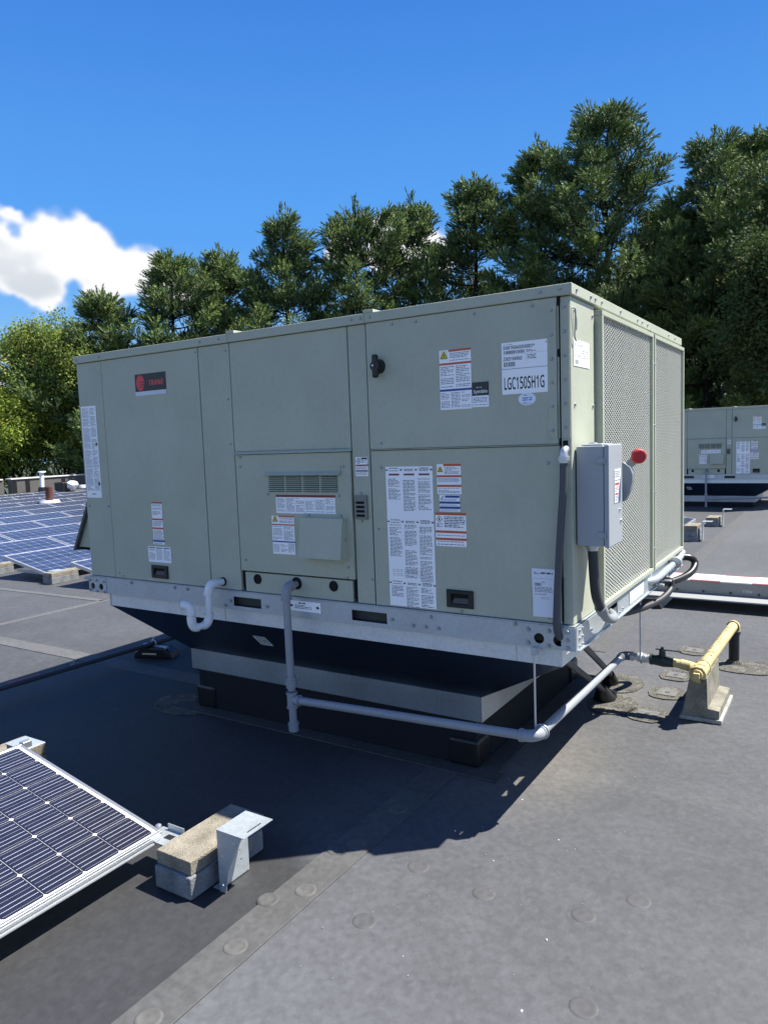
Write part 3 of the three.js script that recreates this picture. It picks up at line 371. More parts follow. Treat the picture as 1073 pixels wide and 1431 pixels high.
  { // loose paper sheet, slightly curled
    const g = new THREE.PlaneGeometry(0.108, 0.215, 6, 8); const p = g.attributes.position; for (let i = 0; i < p.count; i++) { const x = p.getX(i), y = p.getY(i); p.setZ(i, 0.004 + 0.006 * Math.pow(Math.abs(x) / 0.054, 2) * sstep(0, -0.1, y) + 0.001 * Math.sin(y * 40)); p.setX(i, x - 0.004 * Math.sin(y * 9)); } g.translate(3.166, 1.026, 0.003); g.computeVertexNormals();
    sticker('paper_sheet', ld, 0, 0, 0, 0, 0, 320, 640, (x, w, h) => { bar(x, '#dfe3ec', 0, 0, w, h); greek(x, 90, 14, 120, 14, 1, '#33363c', 1); greek(x, 30, 44, 80, 34, 2, '#33363c', 1, 2); greek(x, 120, 40, 170, 30, 1, '#202328', 1.3, 4); bar(x, '#777', 26, 130, w - 60, 3); const r = mulberry(8); for (let q = 30; q < 120;) { const k = 3 + r() * 6; bar(x, '#20242c', q, 190, k, 38); q += k + 3 + r() * 5; } greek(x, 130, 168, 70, 16, 1, '#333', 1, 6); greek(x, 30, 240, w - 70, 110, 6, '#454a54', 0.8, 9); greek(x, 110, 370, 120, 40, 2, '#8a90a0', 0.6, 3); }, { geo: g }); }
  sticker('small_warning', mp, 2.186, 2.260, 1.5445, 1.640, 0.0002, 192, 256, (x, w, h) => { x.strokeStyle = '#222'; x.lineWidth = 9; x.beginPath(); x.arc(48, 50, 32, 0, 7); x.stroke(); bar(x, '#222', 40, 34, 18, 30); bar(x, DK, 90, 8, 94, 24); greek(x, 92, 40, 88, 44, 3, '#444'); bar(x, '#7d3327', 6, 100, w - 12, 20); greek(x, 12, 128, w - 24, 40, 3, '#444'); bar(x, '#7d3327', 6, 176, w - 12, 20); greek(x, 12, 204, w - 24, 40, 3, '#444'); });
  sticker('lifting_label', br, 1.716, 1.935, 0.817, 0.873, 0.0152, 512, 128, (x, w, h) => { x.fillStyle = '#1d1f22'; for (const s of [1, -1]) { const cx = w / 2 - s * (w / 2 - 44); x.beginPath(); x.moveTo(cx - s * 26, 64); x.lineTo(cx + s * 6, 40); x.lineTo(cx + s * 6, 54); x.lineTo(cx + s * 30, 54); x.lineTo(cx + s * 30, 74); x.lineTo(cx + s * 6, 74); x.lineTo(cx + s * 6, 88); x.closePath(); x.fill(); } greek(x, w * 0.32, 12, w * 0.36, 24, 1, '#1d1f22', 1.2, 2); greek(x, w * 0.2, 44, w * 0.6, 74, 4, '#3d4046', 0.9, 7); });
  { const g = new THREE.BoxGeometry(0.0014, 0.110, 0.216).translate(L + 0.0025, 2.059, -0.146); const uv = g.attributes.uv; sticker('serial_label', u, 0, 0, 0, 0, 0, 384, 200, (x, w, h) => { x.fillStyle = '#3a3e44'; x.font = 'bold 30px monospace'; x.save(); x.translate(14, 48); x.scale(0.84, 1); x.fillText('DHK150A4S0H0001*', 0, 0); x.restore(); greek(x, 20, 62, 160, 26, 1, '#3a3e44', 1.1); x.save(); x.translate(14, 132); x.scale(0.84, 1); x.fillText('250510496D', 0, 0); x.restore(); const r = mulberry(5); for (let p = 20; p < 110;) { const k = 2 + r() * 5; bar(x, '#3a3e44', p, 150, k, 36); p += k + 2 + r() * 4; } greek(x, 200, 66, 150, 90, 5, '#6a6e74', 0.8, 4); }, { geo: g }); }
}

// ───────────────────────── curb adapter and curb ─────────────────────────
const AX = [0.15, 3.235], AZ = [-2.30, -0.016], BX = [0.622, 2.725], BZ = [-1.925, -0.262];
const adapter = thing('curb_adapter', 'galvanized sheet-metal curb adapter tapering down under the nearest unit', 'curb adapter', [1.6, 0.39, -1.1]);
{
  const ring = (x0, x1, y0, y1, z0, z1, t = 0.004) => [B(x0, x1, y0, y1, z1 - t, z1), B(x0, x1, y0, y1, z0, z0 + t), B(x0, x0 + t, y0, y1, z0 + t, z1 - t), B(x1 - t, x1, y0, y1, z0 + t, z1 - t)];
  const ub = part('upper_band', [...ring(AX[0], AX[1], 0.695, 0.7795, AZ[0], AZ[1])], M.galvBand, adapter);
  part('top_deck', [B(AX[0] + 0.006, AX[1] - 0.006, 0.765, 0.772, AZ[0] + 0.006, AZ[1] - 0.006)], M.galvSmooth, adapter);
  const T = [[AX[0], 0.695, AZ[1]], [AX[1], 0.695, AZ[1]], [AX[1], 0.695, AZ[0]], [AX[0], 0.695, AZ[0]]], Q = [[BX[0], 0.395, BZ[1]], [BX[1], 0.395, BZ[1]], [BX[1], 0.395, BZ[0]], [BX[0], 0.395, BZ[0]]];
  const slopes = []; for (let i = 0; i < 4; i++) { const j = (i + 1) % 4; slopes.push(part('sloped_panel', [quadStrip(Q[i], Q[j], T[j], T[i])], M.galvMirror, adapter)); }
  part('lower_band', ring(BX[0], BX[1], 0.262, 0.395, BZ[0], BZ[1]), M.galvLow, adapter);
  for (const [a, w] of [[AX[0], 0.012], [1.2, 0.003], [3.02, 0.003]]) part('band_edge', [B(a, a + w, 0.695, 0.779, AZ[1] + 0.0005, AZ[1] + 0.0025)], M.zinc, ub);
  // maker's sticker on the slope
  const g = new THREE.BufferGeometry(); const q = [[1.358, 0.5415, -0.1405], [1.455, 0.5415, -0.1405], [1.436, 0.606, -0.0878], [1.339, 0.606, -0.0878]].map(p => [p[0], p[1] - 0.0012, p[2] + 0.0016]);
  g.setAttribute('position', new THREE.Float32BufferAttribute([q[0], q[1], q[2], q[0], q[2], q[3]].flat(), 3)); g.setAttribute('uv', new THREE.Float32BufferAttribute([0, 0, 1, 0, 1, 1, 0, 0, 1, 1, 0, 1], 2)); g.computeVertexNormals();
  sticker('maker_sticker', slopes[0], 0, 0, 0, 0, 0, 256, 192, (x, w, h) => { bar(x, '#d2d6da', 0, 0, w, h); x.strokeStyle = '#17191c'; x.lineWidth = 10; x.strokeRect(40, 34, w - 80, h - 68); x.fillStyle = '#17191c'; x.font = 'bold 92px sans-serif'; x.textAlign = 'center'; x.textBaseline = 'middle'; x.fillText('CDI', w / 2, h / 2); }, { geo: g });
}
const curb = thing('roof_curb', 'black membrane-wrapped roof curb under the nearest unit', 'roof curb', [1.67, 0, -1.09]);
{
  part('curb_body', [B(0.66, 2.682, 0, 0.30, -1.906, -0.28, 0.01)], M.epdmCurb, curb);
  part('nailer', [B(0.652, 2.69, 0.246, 0.262, -1.912, -0.272)], M.rubber, curb);
  part('base_flashing', [B(0.5, 2.84, 0.0005, 0.010, -0.279, -0.175, 0.004), B(2.683, 2.80, 0.0005, 0.009, -1.9, -0.28, 0.004), B(0.55, 0.659, 0.0005, 0.009, -1.9, -0.28, 0.004), B(0.5, 2.84, 0.0005, 0.010, -2.0, -1.907, 0.004)], M.flash, curb);
  for (const [x, s] of [[0.66, 1], [2.682, -1]]) for (const [z, t] of [[-0.28, 1], [-1.906, -1]]) part('corner_boot', [B(s > 0 ? x - 0.016 : x - 0.16, s > 0 ? x + 0.15 : x + 0.016, 0.004, 0.155, t > 0 ? z - 0.14 : z - 0.018, t > 0 ? z + 0.018 : z + 0.14, 0.022)], M.rubber, curb);
  const st = []; for (let x = 0.75; x < 2.7; x += 0.24) st.push(cyl([x, 0.009, -0.225], [x, 0.0125, -0.225], 0.016, 0.013, 12)); part('flashing_plate', st, M.flash, curb, { kind: 'stuff' });
}

// ───────────────────────── pipes, conduits and boxes on the unit ─────────────────────────
const trap = thing('condensate_trap', 'white plastic condensate drain trap hanging from the left part of the nearest unit', 'pipe', [1.217, 0.70, 0.1]);
{
  const r = 0.0195, e = 0.0255, a = [1.205, 0.925, 0.105], b = [1.192, 0.715, 0.105], c = [1.15, 0.695, 0.2], d = [1.155, 0.825, 0.2], o = [1.105, 0.832, 0.225];
  part('pipe', [cyl([1.217, 0.935, 0.002], [1.213, 0.934, 0.09], r), cyl([1.204, 0.90, 0.105], [1.193, 0.75, 0.105], r), cyl([1.185, 0.703, 0.125], [1.158, 0.695, 0.18], r), cyl([1.15, 0.72, 0.2], [1.154, 0.80, 0.2], r)], M.pvc, trap);
  part('elbow', [bend([1.213, 0.934, 0.062], [1.207, 0.942, 0.108], [1.203, 0.885, 0.106], e)], M.pvc, trap); part('elbow', [bend([1.194, 0.765, 0.105], [1.191, 0.70, 0.103], [1.176, 0.701, 0.142], e)], M.pvc, trap); part('elbow', [bend([1.164, 0.697, 0.165], [1.150, 0.69, 0.202], [1.151, 0.755, 0.2], e)], M.pvc, trap);
  const el = part('elbow', [bend([1.153, 0.775, 0.2], [1.156, 0.838, 0.199], o, e)], M.pvc, trap);
  { const dir = V(o).sub(V([1.156, 0.838, 0.199])).normalize(); const f = V(o).addScaledVector(dir, 0.002); part('opening', [new THREE.RingGeometry(0.018, 0.0255, 22).applyQuaternion(new THREE.Quaternion().setFromUnitVectors(new THREE.Vector3(0, 0, 1), dir)).translate(f.x, f.y, f.z)], M.pvc, el); part('bore', [new THREE.CircleGeometry(0.018, 20).applyQuaternion(new THREE.Quaternion().setFromUnitVectors(new THREE.Vector3(0, 0, 1), dir)).translate(f.x, f.y, f.z)], std(lin(0.22, 0.22, 0.22), 0.7), el); }
  part('coupling', [cyl([1.1985, 0.892, 0.1055], [1.1975, 0.875, 0.1055], 0.0262)], M.pvc, trap); part('coupling', [cyl([1.1512, 0.755, 0.2], [1.1518, 0.768, 0.2], 0.0262)], M.pvc, trap);
  part('wall_collar', [cyl([1.217, 0.935, 0.0022], [1.217, 0.935, 0.008], 0.026, 0.026, 20)], M.hole, trap);
}
const gas = thing('gas_pipe', 'grey gas pipe with drip leg dropping from the unit and running right around its corner', 'pipe', [1.78, 0.2, 0.1]);
{
  const r = 0.0172, f = 0.0235; const top = [1.772, 0.955, 0.1], te = [1.778, 0.350, 0.1], cor = [3.152, 0.402, 0.1], bk = [3.12, 0.335, -1.49];
  part('riser', [cyl([1.767, 0.962, 0.004], [1.77, 0.958, 0.075], r), cyl([1.772, 0.93, 0.1], [1.778, 0.40, 0.1], 0.0205), cyl([1.779, 0.34, 0.1], [1.780, 0.20, 0.1], 0.0205)], M.greyPipe, gas);
  part('elbow', [bend([1.769, 0.960, 0.055], [1.771, 0.968, 0.104], [1.772, 0.905, 0.1], 0.0265), cyl([1.768, 0.961, 0.048], [1.769, 0.960, 0.060], 0.03), cyl([1.772, 0.905, 0.1], [1.772, 0.893, 0.1], 0.03)], M.greyPipe, gas);
  part('union', [cyl([1.777, 0.475, 0.1], [1.777, 0.415, 0.1], 0.0275, 0.0275, 10), cyl([1.777, 0.46, 0.1], [1.777, 0.432, 0.1], 0.033, 0.033, 8)], M.greyPipe, gas);
  part('tee', [cyl([1.778, 0.39, 0.1], [1.779, 0.305, 0.1], 0.027), cyl([1.778, 0.392, 0.1], [1.778, 0.380, 0.1], 0.0305), cyl([1.779, 0.315, 0.1], [1.779, 0.303, 0.1], 0.0305), cyl([1.778, 0.349, 0.1], [1.828, 0.351, 0.1], 0.026), cyl([1.818, 0.350, 0.1], [1.832, 0.351, 0.1], 0.0295)], M.greyPipe, gas);
  part('drip_cap', [cyl([1.78, 0.218, 0.1], [1.78, 0.175, 0.1], 0.028, 0.026), cyl([1.78, 0.222, 0.1], [1.78, 0.212, 0.1], 0.030)], M.greyPipe, gas);
  part('run_pipe', [cyl([1.82, 0.350, 0.1], [3.10, 0.400, 0.1], 0.0215)], M.greyPipe, gas);
  part('elbow', [bend([3.085, 0.399, 0.1], [3.156, 0.403, 0.104], [3.15, 0.399, 0.03], 0.0268, 18), cyl([3.078, 0.399, 0.1], [3.092, 0.3995, 0.1], 0.030), cyl([3.15, 0.400, 0.044], [3.149, 0.3985, 0.03], 0.030)], M.greyPipe, gas);
  part('run_pipe', [cyl([3.15, 0.399, 0.04], [3.12, 0.335, -1.46], 0.0215)], M.greyPipe, gas);
  part('elbow', [bend([3.121, 0.337, -1.44], [3.119, 0.334, -1.505], [3.18, 0.332, -1.502], 0.0268, 14)], M.conduit, gas);
  part('nipple', [cyl([3.17, 0.332, -1.502], [3.30, 0.327, -1.504], 0.0215), cyl([3.165, 0.332, -1.502], [3.18, 0.332, -1.502], 0.029)], M.silver, gas);
  part('union', [cyl([3.205, 0.331, -1.502], [3.255, 0.329, -1.503], 0.030, 0.030, 8), cyl([3.262, 0.329, -1.503], [3.282, 0.328, -1.503], 0.0265)], M.silver, gas);
  part('clamp', [cyl([3.148, 0.396, 0.022], [3.1475, 0.395, 0.008], 0.0295)], M.silver, gas); part('clamp', [cyl([3.124, 0.343, -1.41], [3.1235, 0.342, -1.42], 0.025)], M.silver, gas);
  const v = part('shutoff_valve', [cyl([3.285, 0.328, -1.503], [3.36, 0.325, -1.504], 0.030, 0.036, 12), cyl([3.36, 0.325, -1.504], [3.415, 0.323, -1.505], 0.036, 0.030, 12), cyl([3.35, 0.33, -1.504], [3.35, 0.392, -1.504], 0.024, 0.018, 12), cyl([3.28, 0.328, -1.503], [3.295, 0.328, -1.503], 0.035, 0.035, 8)], M.valve, gas);
  part('valve_handle', [B(3.31, 3.46, 0.392, 0.399, -1.512, -1.496, 0.003), cyl([3.35, 0.39, -1.504], [3.35, 0.412, -1.504], 0.011, 0.010, 8)], M.valve, v);
  const y = part('branch_pipe', [cyl([3.41, 0.323, -1.505], [3.465, 0.318, -1.506], 0.026)], M.yellow, gas, { label: 'yellow painted branch pipe' });
  part('elbow', [bend([3.455, 0.319, -1.506], [3.53, 0.310, -1.512], [3.566, 0.302, -1.475], 0.0305, 18)], M.yellow, y);
}
for (const [x, y1, z, y0, lab] of [[3.128, 0.779, 0.042, 0.405, 'thin threaded rod hanging the grey gas pipe at the unit front corner'], [3.228, 0.779, -1.475, 0.336, 'thin threaded rod hanging the gas pipe beside the shutoff valve']]) {
  const t = thing('hanger_rod', lab, 'rod', [x, y0, z]);
  part('rod', [cyl([x, y0 + 0.02, z], [x - (z > 0 ? 0 : -0.0), y1, z], 0.0052, 0.0052, 8)], M.silver, t); part('top_clip', z > 0 ? [B(x - 0.012, x + 0.012, 0.75, 0.785, z - 0.024, z + 0.006)] : [B(x - 0.03, x + 0.03, 0.755, 0.78, z - 0.02, z + 0.02)], M.galv, t); part('pipe_ring', [new THREE.TorusGeometry(0.031, 0.005, 8, 20).rotateY(z > 0 ? 0.0 : Math.PI / 2).translate(x + (z > 0 ? 0.02 : 0), y0 - 0.008, z - (z > 0 ? 0.025 : 0.028))], M.galv, t);
}
const main = thing('gas_pipe', 'yellow painted gas pipe resting on the concrete stand with black drop at its far end', 'pipe', [3.58, 0, -2.1]);
{
  part('main_pipe', [cyl([3.568, 0.300, -1.47], [3.60, 0.292, -2.70], 0.034, 0.034, 18)], M.yellow, main);
  const t = part('tee', [cyl([3.566, 0.300, -1.405], [3.5695, 0.300, -1.56], 0.043, 0.043, 18), cyl([3.566, 0.3, -1.398], [3.566, 0.3, -1.41], 0.047, 0.047, 18), cyl([3.5695, 0.3, -1.553], [3.5698, 0.3, -1.567], 0.047, 0.047, 18), cyl([3.567, 0.301, -1.475], [3.515, 0.305, -1.478], 0.036, 0.036, 14)], M.yellow, main);
  part('square_plug', [cyl([3.566, 0.3, -1.398], [3.565, 0.3, -1.385], 0.034, 0.032, 14), B(3.548, 3.582, 0.283, 0.317, -1.385, -1.362, 0.003)], M.yellow, t);
  part('elbow', [bend([3.599, 0.292, -2.66], [3.601, 0.292, -2.735], [3.601, 0.235, -2.725], 0.042, 16, 16)], M.yellow, main);
  part('drop_pipe', [cyl([3.601, 0.245, -2.722], [3.601, 0, -2.722], 0.036, 0.036, 18), cyl([3.601, 0.245, -2.722], [3.601, 0.225, -2.722], 0.043, 0.043, 18)], M.black, main);
  part('sealant_collar', [cyl([3.601, 0.0, -2.722], [3.601, 0.03, -2.722], 0.065, 0.04, 18)], M.grit, main);
}
const stand = thing('pipe_stand', 'pale concrete pipe stand with a stepped foot under the yellow gas pipe', 'pipe support', [3.57, 0, -1.7]);
{
  part('stand_block', [polyExtrude([[3.47, 0.026], [3.674, 0.026], [3.674, 0.075], [3.612, 0.082], [3.606, 0.262], [3.512, 0.262]], 0.46).translate(0, 0, -1.925)], M.standConc, stand);
  part('base_pad', [B(3.458, 3.69, 0.002, 0.0255, -1.945, -1.45, 0.004)], std(lin(0.66, 0.65, 0.58), 0.9, 0, { map: tConc }), stand);
}
const box = thing('disconnect_switch', 'blue-grey electrical disconnect box with red knob on the right side of the unit', 'electrical box', [3.36, 1.24, -0.14]);
{
  const x0 = L + 0.006, x1 = 3.437, y0 = 1.235, y1 = 1.663, z0 = -0.252, z1 = -0.042;
  part('box_body', [B(x0, x1 - 0.022, y0, y1, z0, z1, 0.006)], M.greyBox, box);
  const cv = part('cover', [B(x1 - 0.0205, x1, y0 - 0.004, y1 + 0.004, z0 - 0.003, z1 + 0.003, 0.005)], M.greyBox, box);
  for (const y of [1.60, 1.285]) part('cover_hinge', [B(x1 - 0.05, x1 - 0.014, y - 0.012, y + 0.012, z1 + 0.0035, z1 + 0.007, 0.001), cyl([x1 - 0.017, y - 0.013, z1 + 0.008], [x1 - 0.017, y + 0.013, z1 + 0.008], 0.004, 0.004, 8)], M.greyBox, box);
  part('rain_cap', [B(x0 + 0.02, x1 - 0.03, y1 + 0.001, y1 + 0.008, z0 + 0.04, z1 - 0.01, 0.003), cyl([x0 + 0.05, y1 + 0.008, -0.12], [x0 + 0.05, y1 + 0.014, -0.12], 0.02, 0.018, 12)], M.silver, box);
  part('lever_mount', [polyExtrude([[3.428, 1.405], [3.440, 1.412], [3.462, 1.455], [3.473, 1.50], [3.473, 1.53], [3.462, 1.56], [3.428, 1.585]], 0.03).translate(0, 0, -0.315)], M.leverGrey, box);
  const lev = part('lever', [polyExtrude([[3.425, 1.575], [3.440, 1.548], [3.476, 1.575], [3.498, 1.600], [3.485, 1.622], [3.450, 1.606]], 0.018).translate(0, 0, -0.378)], M.greyBox, box);
  part('lever_knob', [new THREE.LatheGeometry([[0, 0.016], [0.014, 0.016], [0.016, 0.0145], [0.018, 0.016], [0.026, 0.0155], [0.0315, 0.011], [0.0335, 0.004], [0.0335, -0.006], [0.030, -0.016], [0.016, -0.022], [0, -0.022]].map(p => new THREE.Vector2(...p)), 28).applyQuaternion(new THREE.Quaternion().setFromUnitVectors(new THREE.Vector3(0, 1, 0), new THREE.Vector3(0.55, 0.05, 0.83).normalize())).translate(3.487, 1.607, -0.345)], M.red, lev, { label: 'round red lever knob' });
  part('bottom_connector', [cyl([3.342, 1.235, -0.122], [3.342, 1.205, -0.122], 0.027, 0.025, 12), cyl([3.342, 1.229, -0.122], [3.342, 1.221, -0.122], 0.033, 0.033, 8)], M.silver, box);
  const g = new THREE.BoxGeometry(0.0014, 0.145, 0.10).translate(x1 + 0.0015, 1.487, -0.168); sticker('box_label', cv, 0, 0, 0, 0, 0, 192, 288, (x, w, h) => { bar(x, '#e6e8ea', 0, 0, w, h); greek(x, 16, 14, w - 32, 90, 6, '#55585f', 1, 3); bar(x, '#b3483c', 14, 118, w - 60, 20); greek(x, 16, 146, w - 40, 50, 4, '#a5544a', 1, 5); bar(x, '#b3483c', 14, 206, w - 90, 16); greek(x, 16, 228, w - 32, 50, 4, '#55585f', 1, 6); x.fillStyle = '#47597c'; x.beginPath(); x.moveTo(w, 60); x.lineTo(w - 60, 190); x.lineTo(w - 84, h); x.lineTo(w, h); x.fill(); }, { geo: g });
  part('cover_screw', [screwX(x1, 1.33, -0.225, 0.009), screwX(x1, 1.38, -0.205, 0.007)], M.silver, cv, { kind: 'stuff' });
}
{
  const c = thing('electrical_conduit', 'dark grey flexible conduit running down the right front corner of the unit', 'conduit', [3.24, 0.83, 0.03]);
  part('sheath', [tube([[3.268, 1.612, 0.03], [3.266, 1.5, 0.032], [3.257, 1.37, 0.035], [3.242, 1.127, 0.040], [3.232, 0.93, 0.040], [3.232, 0.87, 0.034], [3.236, 0.84, 0.016], [3.24, 0.825, -0.02]], 0.0162, 60, 14)], M.conduit, c);
  part('connector', [cyl([3.268, 1.628, 0.03], [3.268, 1.596, 0.03], 0.0215, 0.022, 12), cyl([3.268, 1.622, 0.03], [3.268, 1.606, 0.03], 0.0265, 0.0265, 8), bend([3.268, 1.62, 0.03], [3.268, 1.655, 0.03], [3.268, 1.652, -0.002], 0.0175, 10)], M.silver, c);
  const d = thing('electrical_conduit', 'dark conduit curving from the disconnect box down into the side rail', 'conduit', [3.34, 0.83, -0.2]);
  part('sheath', [tube([[3.342, 1.215, -0.122], [3.346, 1.10, -0.124], [3.352, 1.0, -0.135], [3.362, 0.93, -0.175]], 0.0215, 30, 14)], M.conduitDark, d);
  part('sheath', [tube([[3.361, 0.935, -0.172], [3.366, 0.885, -0.235], [3.362, 0.852, -0.33], [3.348, 0.838, -0.43], [3.31, 0.835, -0.52], [3.25, 0.835, -0.57]], 0.0215, 36, 14)], M.conduitLight, d, { label: 'paler lower sheath' });
  part('coupling', [cyl([3.3605, 0.945, -0.165], [3.3635, 0.915, -0.195], 0.0265)], M.conduitLight, d);
  const e = thing('electrical_conduit', 'silver conduit lying along the rear half of the side rail with black loops', 'conduit', [3.33, 0.8, -1.7]);
  part('sheath', [tube([[3.25, 0.842, -1.28], [3.325, 0.842, -1.40], [3.333, 0.85, -1.75], [3.333, 0.86, -2.1], [3.31, 0.865, -2.36]], 0.021, 40, 14)], M.galv, e);
  part('black_loop', [tube([[3.27, 0.85, -2.20], [3.37, 0.845, -2.27], [3.405, 0.80, -2.28], [3.38, 0.745, -2.16], [3.28, 0.72, -1.95], [3.1, 0.73, -1.8]], 0.024, 36, 12)], M.rubber, e);
  part('black_loop', [tube([[3.27, 0.81, -1.62], [3.35, 0.80, -1.68], [3.365, 0.74, -1.68], [3.32, 0.69, -1.5], [3.2, 0.675, -1.2], [3.05, 0.71, -1.0]], 0.020, 30, 12)], M.conduitDark, e);
  part('strap', [B(3.31, 3.375, 0.79, 0.80, -1.66, -1.63, 0.002), B(3.31, 3.36, 0.785, 0.80, -1.52, -1.49, 0.002), cyl([3.35, 0.865, -1.9], [3.35, 0.868, -1.93], 0.037)], M.silver, e);
  const f1 = thing('electrical_conduit', 'upper of two dark conduits slanting from under the unit into the roof', 'conduit', [2.94, 0.06, -1.85]);
  part('sheath', [tube([[3.15, 0.74, -0.42], [3.12, 0.60, -0.7], [3.02, 0.28, -1.4], [2.96, 0.12, -1.76], [2.935, 0.06, -1.87]], 0.0185, 40, 12)], M.conduit, f1); part('boot', [cyl([2.93, 0, -1.89], [2.94, 0.09, -1.83], 0.06, 0.034, 14)], M.rubber, f1);
  const f2 = thing('electrical_conduit', 'lower of two dark conduits slanting from under the unit into the roof', 'conduit', [2.98, 0.06, -1.55]);
  part('sheath', [tube([[3.10, 0.74, -0.20], [3.08, 0.62, -0.42], [3.02, 0.30, -1.08], [2.99, 0.13, -1.43], [2.98, 0.04, -1.55]], 0.0175, 40, 12)], M.conduit, f2); part('boot', [cyl([2.98, 0, -1.57], [2.985, 0.10, -1.49], 0.075, 0.032, 9), cyl([3.0, 0, -1.62], [3.01, 0.05, -1.63], 0.05, 0.03, 7)], M.rubber, f2);
}

// ───────────────────────── the second unit further back ─────────────────────────
{
  const dx = -0.135, dz = -14.4; const cp = (o, label) => { const c = o.clone(); c.name = numbered(o.name.replace(/_\d+$/, '')); c.position.x += dx; c.position.z += dz; if (o !== main && o !== stand) c.position.y -= 0.15; c.userData = { ...o.userData, label }; scene.add(c); return c; };
  cp(unit, 'distant beige-grey rooftop air conditioner standing behind the nearest one at the right'); cp(adapter, 'galvanized tapering curb adapter under the distant unit'); cp(curb, 'black roof curb under the distant unit'); cp(gas, 'grey gas pipe dropping from the distant unit');
  cp(main, 'gas pipe beside the distant unit at the right photo edge'); cp(stand, 'concrete pipe stand beside the distant unit'); cp(box, 'electrical disconnect box on the distant unit');
}

// ───────────────────────── solar panels ─────────────────────────
const tCell = dataTex(128, (u, v) => { const bus = Math.abs(((u * 7) % 1) - 0.5) < 0.045 && v > 0.03 && v < 0.97; const fing = Math.abs(((v * 42) % 1) - 0.5) < 0.12; const dash = Math.abs(((v * 26) % 1) - 0.5) < 0.3; return bus ? (dash ? [0.80, 0.82, 0.86] : [0.5, 0.52, 0.58]) : fing ? [0.135, 0.145, 0.205] : [0.085, 0.09, 0.155]; }, true);
const cellMat = new THREE.MeshPhysicalMaterial({ map: tCell, color: 0xffffff, roughness: 0.42, clearcoat: 0.35, clearcoatRoughness: 0.22 });
const tCellB = dataTex(64, (u, v) => { const bus = Math.abs(((u * 3) % 1) - 0.5) < 0.04; return bus ? [0.50, 0.54, 0.62] : [0.16, 0.185, 0.27]; }, true);
const cellMatB = [0, 1, 2].map(i => new THREE.MeshPhysicalMaterial({ map: tCellB, color: lin(0.75 + i * 0.2, 0.8 + i * 0.15, 0.85 + i * 0.2), roughness: 0.35, clearcoat: 0.4, clearcoatRoughness: 0.07 }));
// panel in its own frame: width along -x (low edge at x=0), length along +z, lying flat, then tilted about z
const PW = 0.992, PL = 1.64, cs = 0.156, pitch = 0.1585;
const cellGeo = (() => { const h = cs / 2, k = 0.0085; const s = new THREE.Shape([[-h + k, -h], [h - k, -h], [h, -h + k], [h, h - k], [h - k, h], [-h + k, h], [-h, h - k], [-h, -h + k]].map(p => new THREE.Vector2(...p))); const g = new THREE.ShapeGeometry(s); const p = g.attributes.position, uv = g.attributes.uv; for (let i = 0; i < p.count; i++) uv.setXY(i, p.getX(i) / cs + 0.5, p.getY(i) / cs + 0.5); g.rotateX(-Math.PI / 2); return g; })();
const cellGeoFar = cellGeo.clone().scale(0.966, 1, 0.966);
function makePanel(name, label, group, near) {
  const t = thing(name, label, 'solar panel', [0, 0, 0], group);
  const f = 0.012, h = 0.038;
  part('frame', [B(-f, 0, -h, 0.003, 0, PL, 0.0015), B(-PW, -PW + f, -h, 0.003, 0, PL, 0.0015), B(-PW + f, -f, -h, 0.003, 0, f, 0.0015), B(-PW + f, -f, -h, 0.003, PL - f, PL, 0.0015), B(-0.004, 0.003, -0.012, -0.009, 0, PL), B(-0.004, 0.003, -0.024, -0.020, 0, PL), B(-0.004, 0.006, -h, -h + 0.003, 0, PL)], M.alu, t);
  part('backsheet', [B(-PW + f, -f, -0.008, -0.0006, f, PL - f)], near === 2 ? M.backsheet : M.backsheetFar, t);
  const x0 = -PW / 2 + pitch * 2.5, z0 = PL / 2 - pitch * 4.5;
  if (near) for (let i = 0; i < 6; i++) for (let j = 0; j < 10; j++) { const m = new THREE.Mesh(near === 2 ? cellGeo : cellGeoFar, near === 2 ? cellMat : cellMatB[(i * 7 + j * 3) % 3]); m.name = 'solar_cell'; m.position.set(x0 - i * pitch, 0.0008, z0 + j * pitch); m.castShadow = m.receiveShadow = true; t.add(m); }
  else { const gs = []; for (let i = 0; i < 6; i++) for (let j = 0; j < 10; j++) gs.push(cellGeoFar.clone().translate(x0 - i * pitch, 0.0008, z0 + j * pitch)); part('solar_cells', gs, cellMatB[1], t, { kind: 'stuff', keepUV: true }); }
  return t;
}
const TILT = 0.183;
{
  const p = makePanel('solar_panel', 'solar panel with dark cells and bright frame in the left foreground', null, 2); p.position.set(1.935, 0.152, 1.140); p.rotation.z = -TILT;
  const q = thing('panel_clip', 'grey metal clip foot beside the near solar panel corner', 'bracket', [1.95, 0, 1.1]);
  part('foot', [B(1.86, 1.995, 0.118, 0.124, 1.07, 1.175, 0.002), B(1.90, 1.995, 0.124, 0.150, 1.075, 1.079), B(1.985, 1.989, 0.01, 0.124, 1.08, 1.17)], M.galv, q); part('bolt', [cyl([1.885, 0.12, 1.115], [1.885, 0.16, 1.115], 0.007, 0.007, 8), cyl([1.885, 0.148, 1.115], [1.885, 0.156, 1.115], 0.013, 0.013, 6)], M.silver, q); part('slot', [B(1.935, 1.975, 0.1245, 0.1252, 1.105, 1.135)], M.hole, q);
}
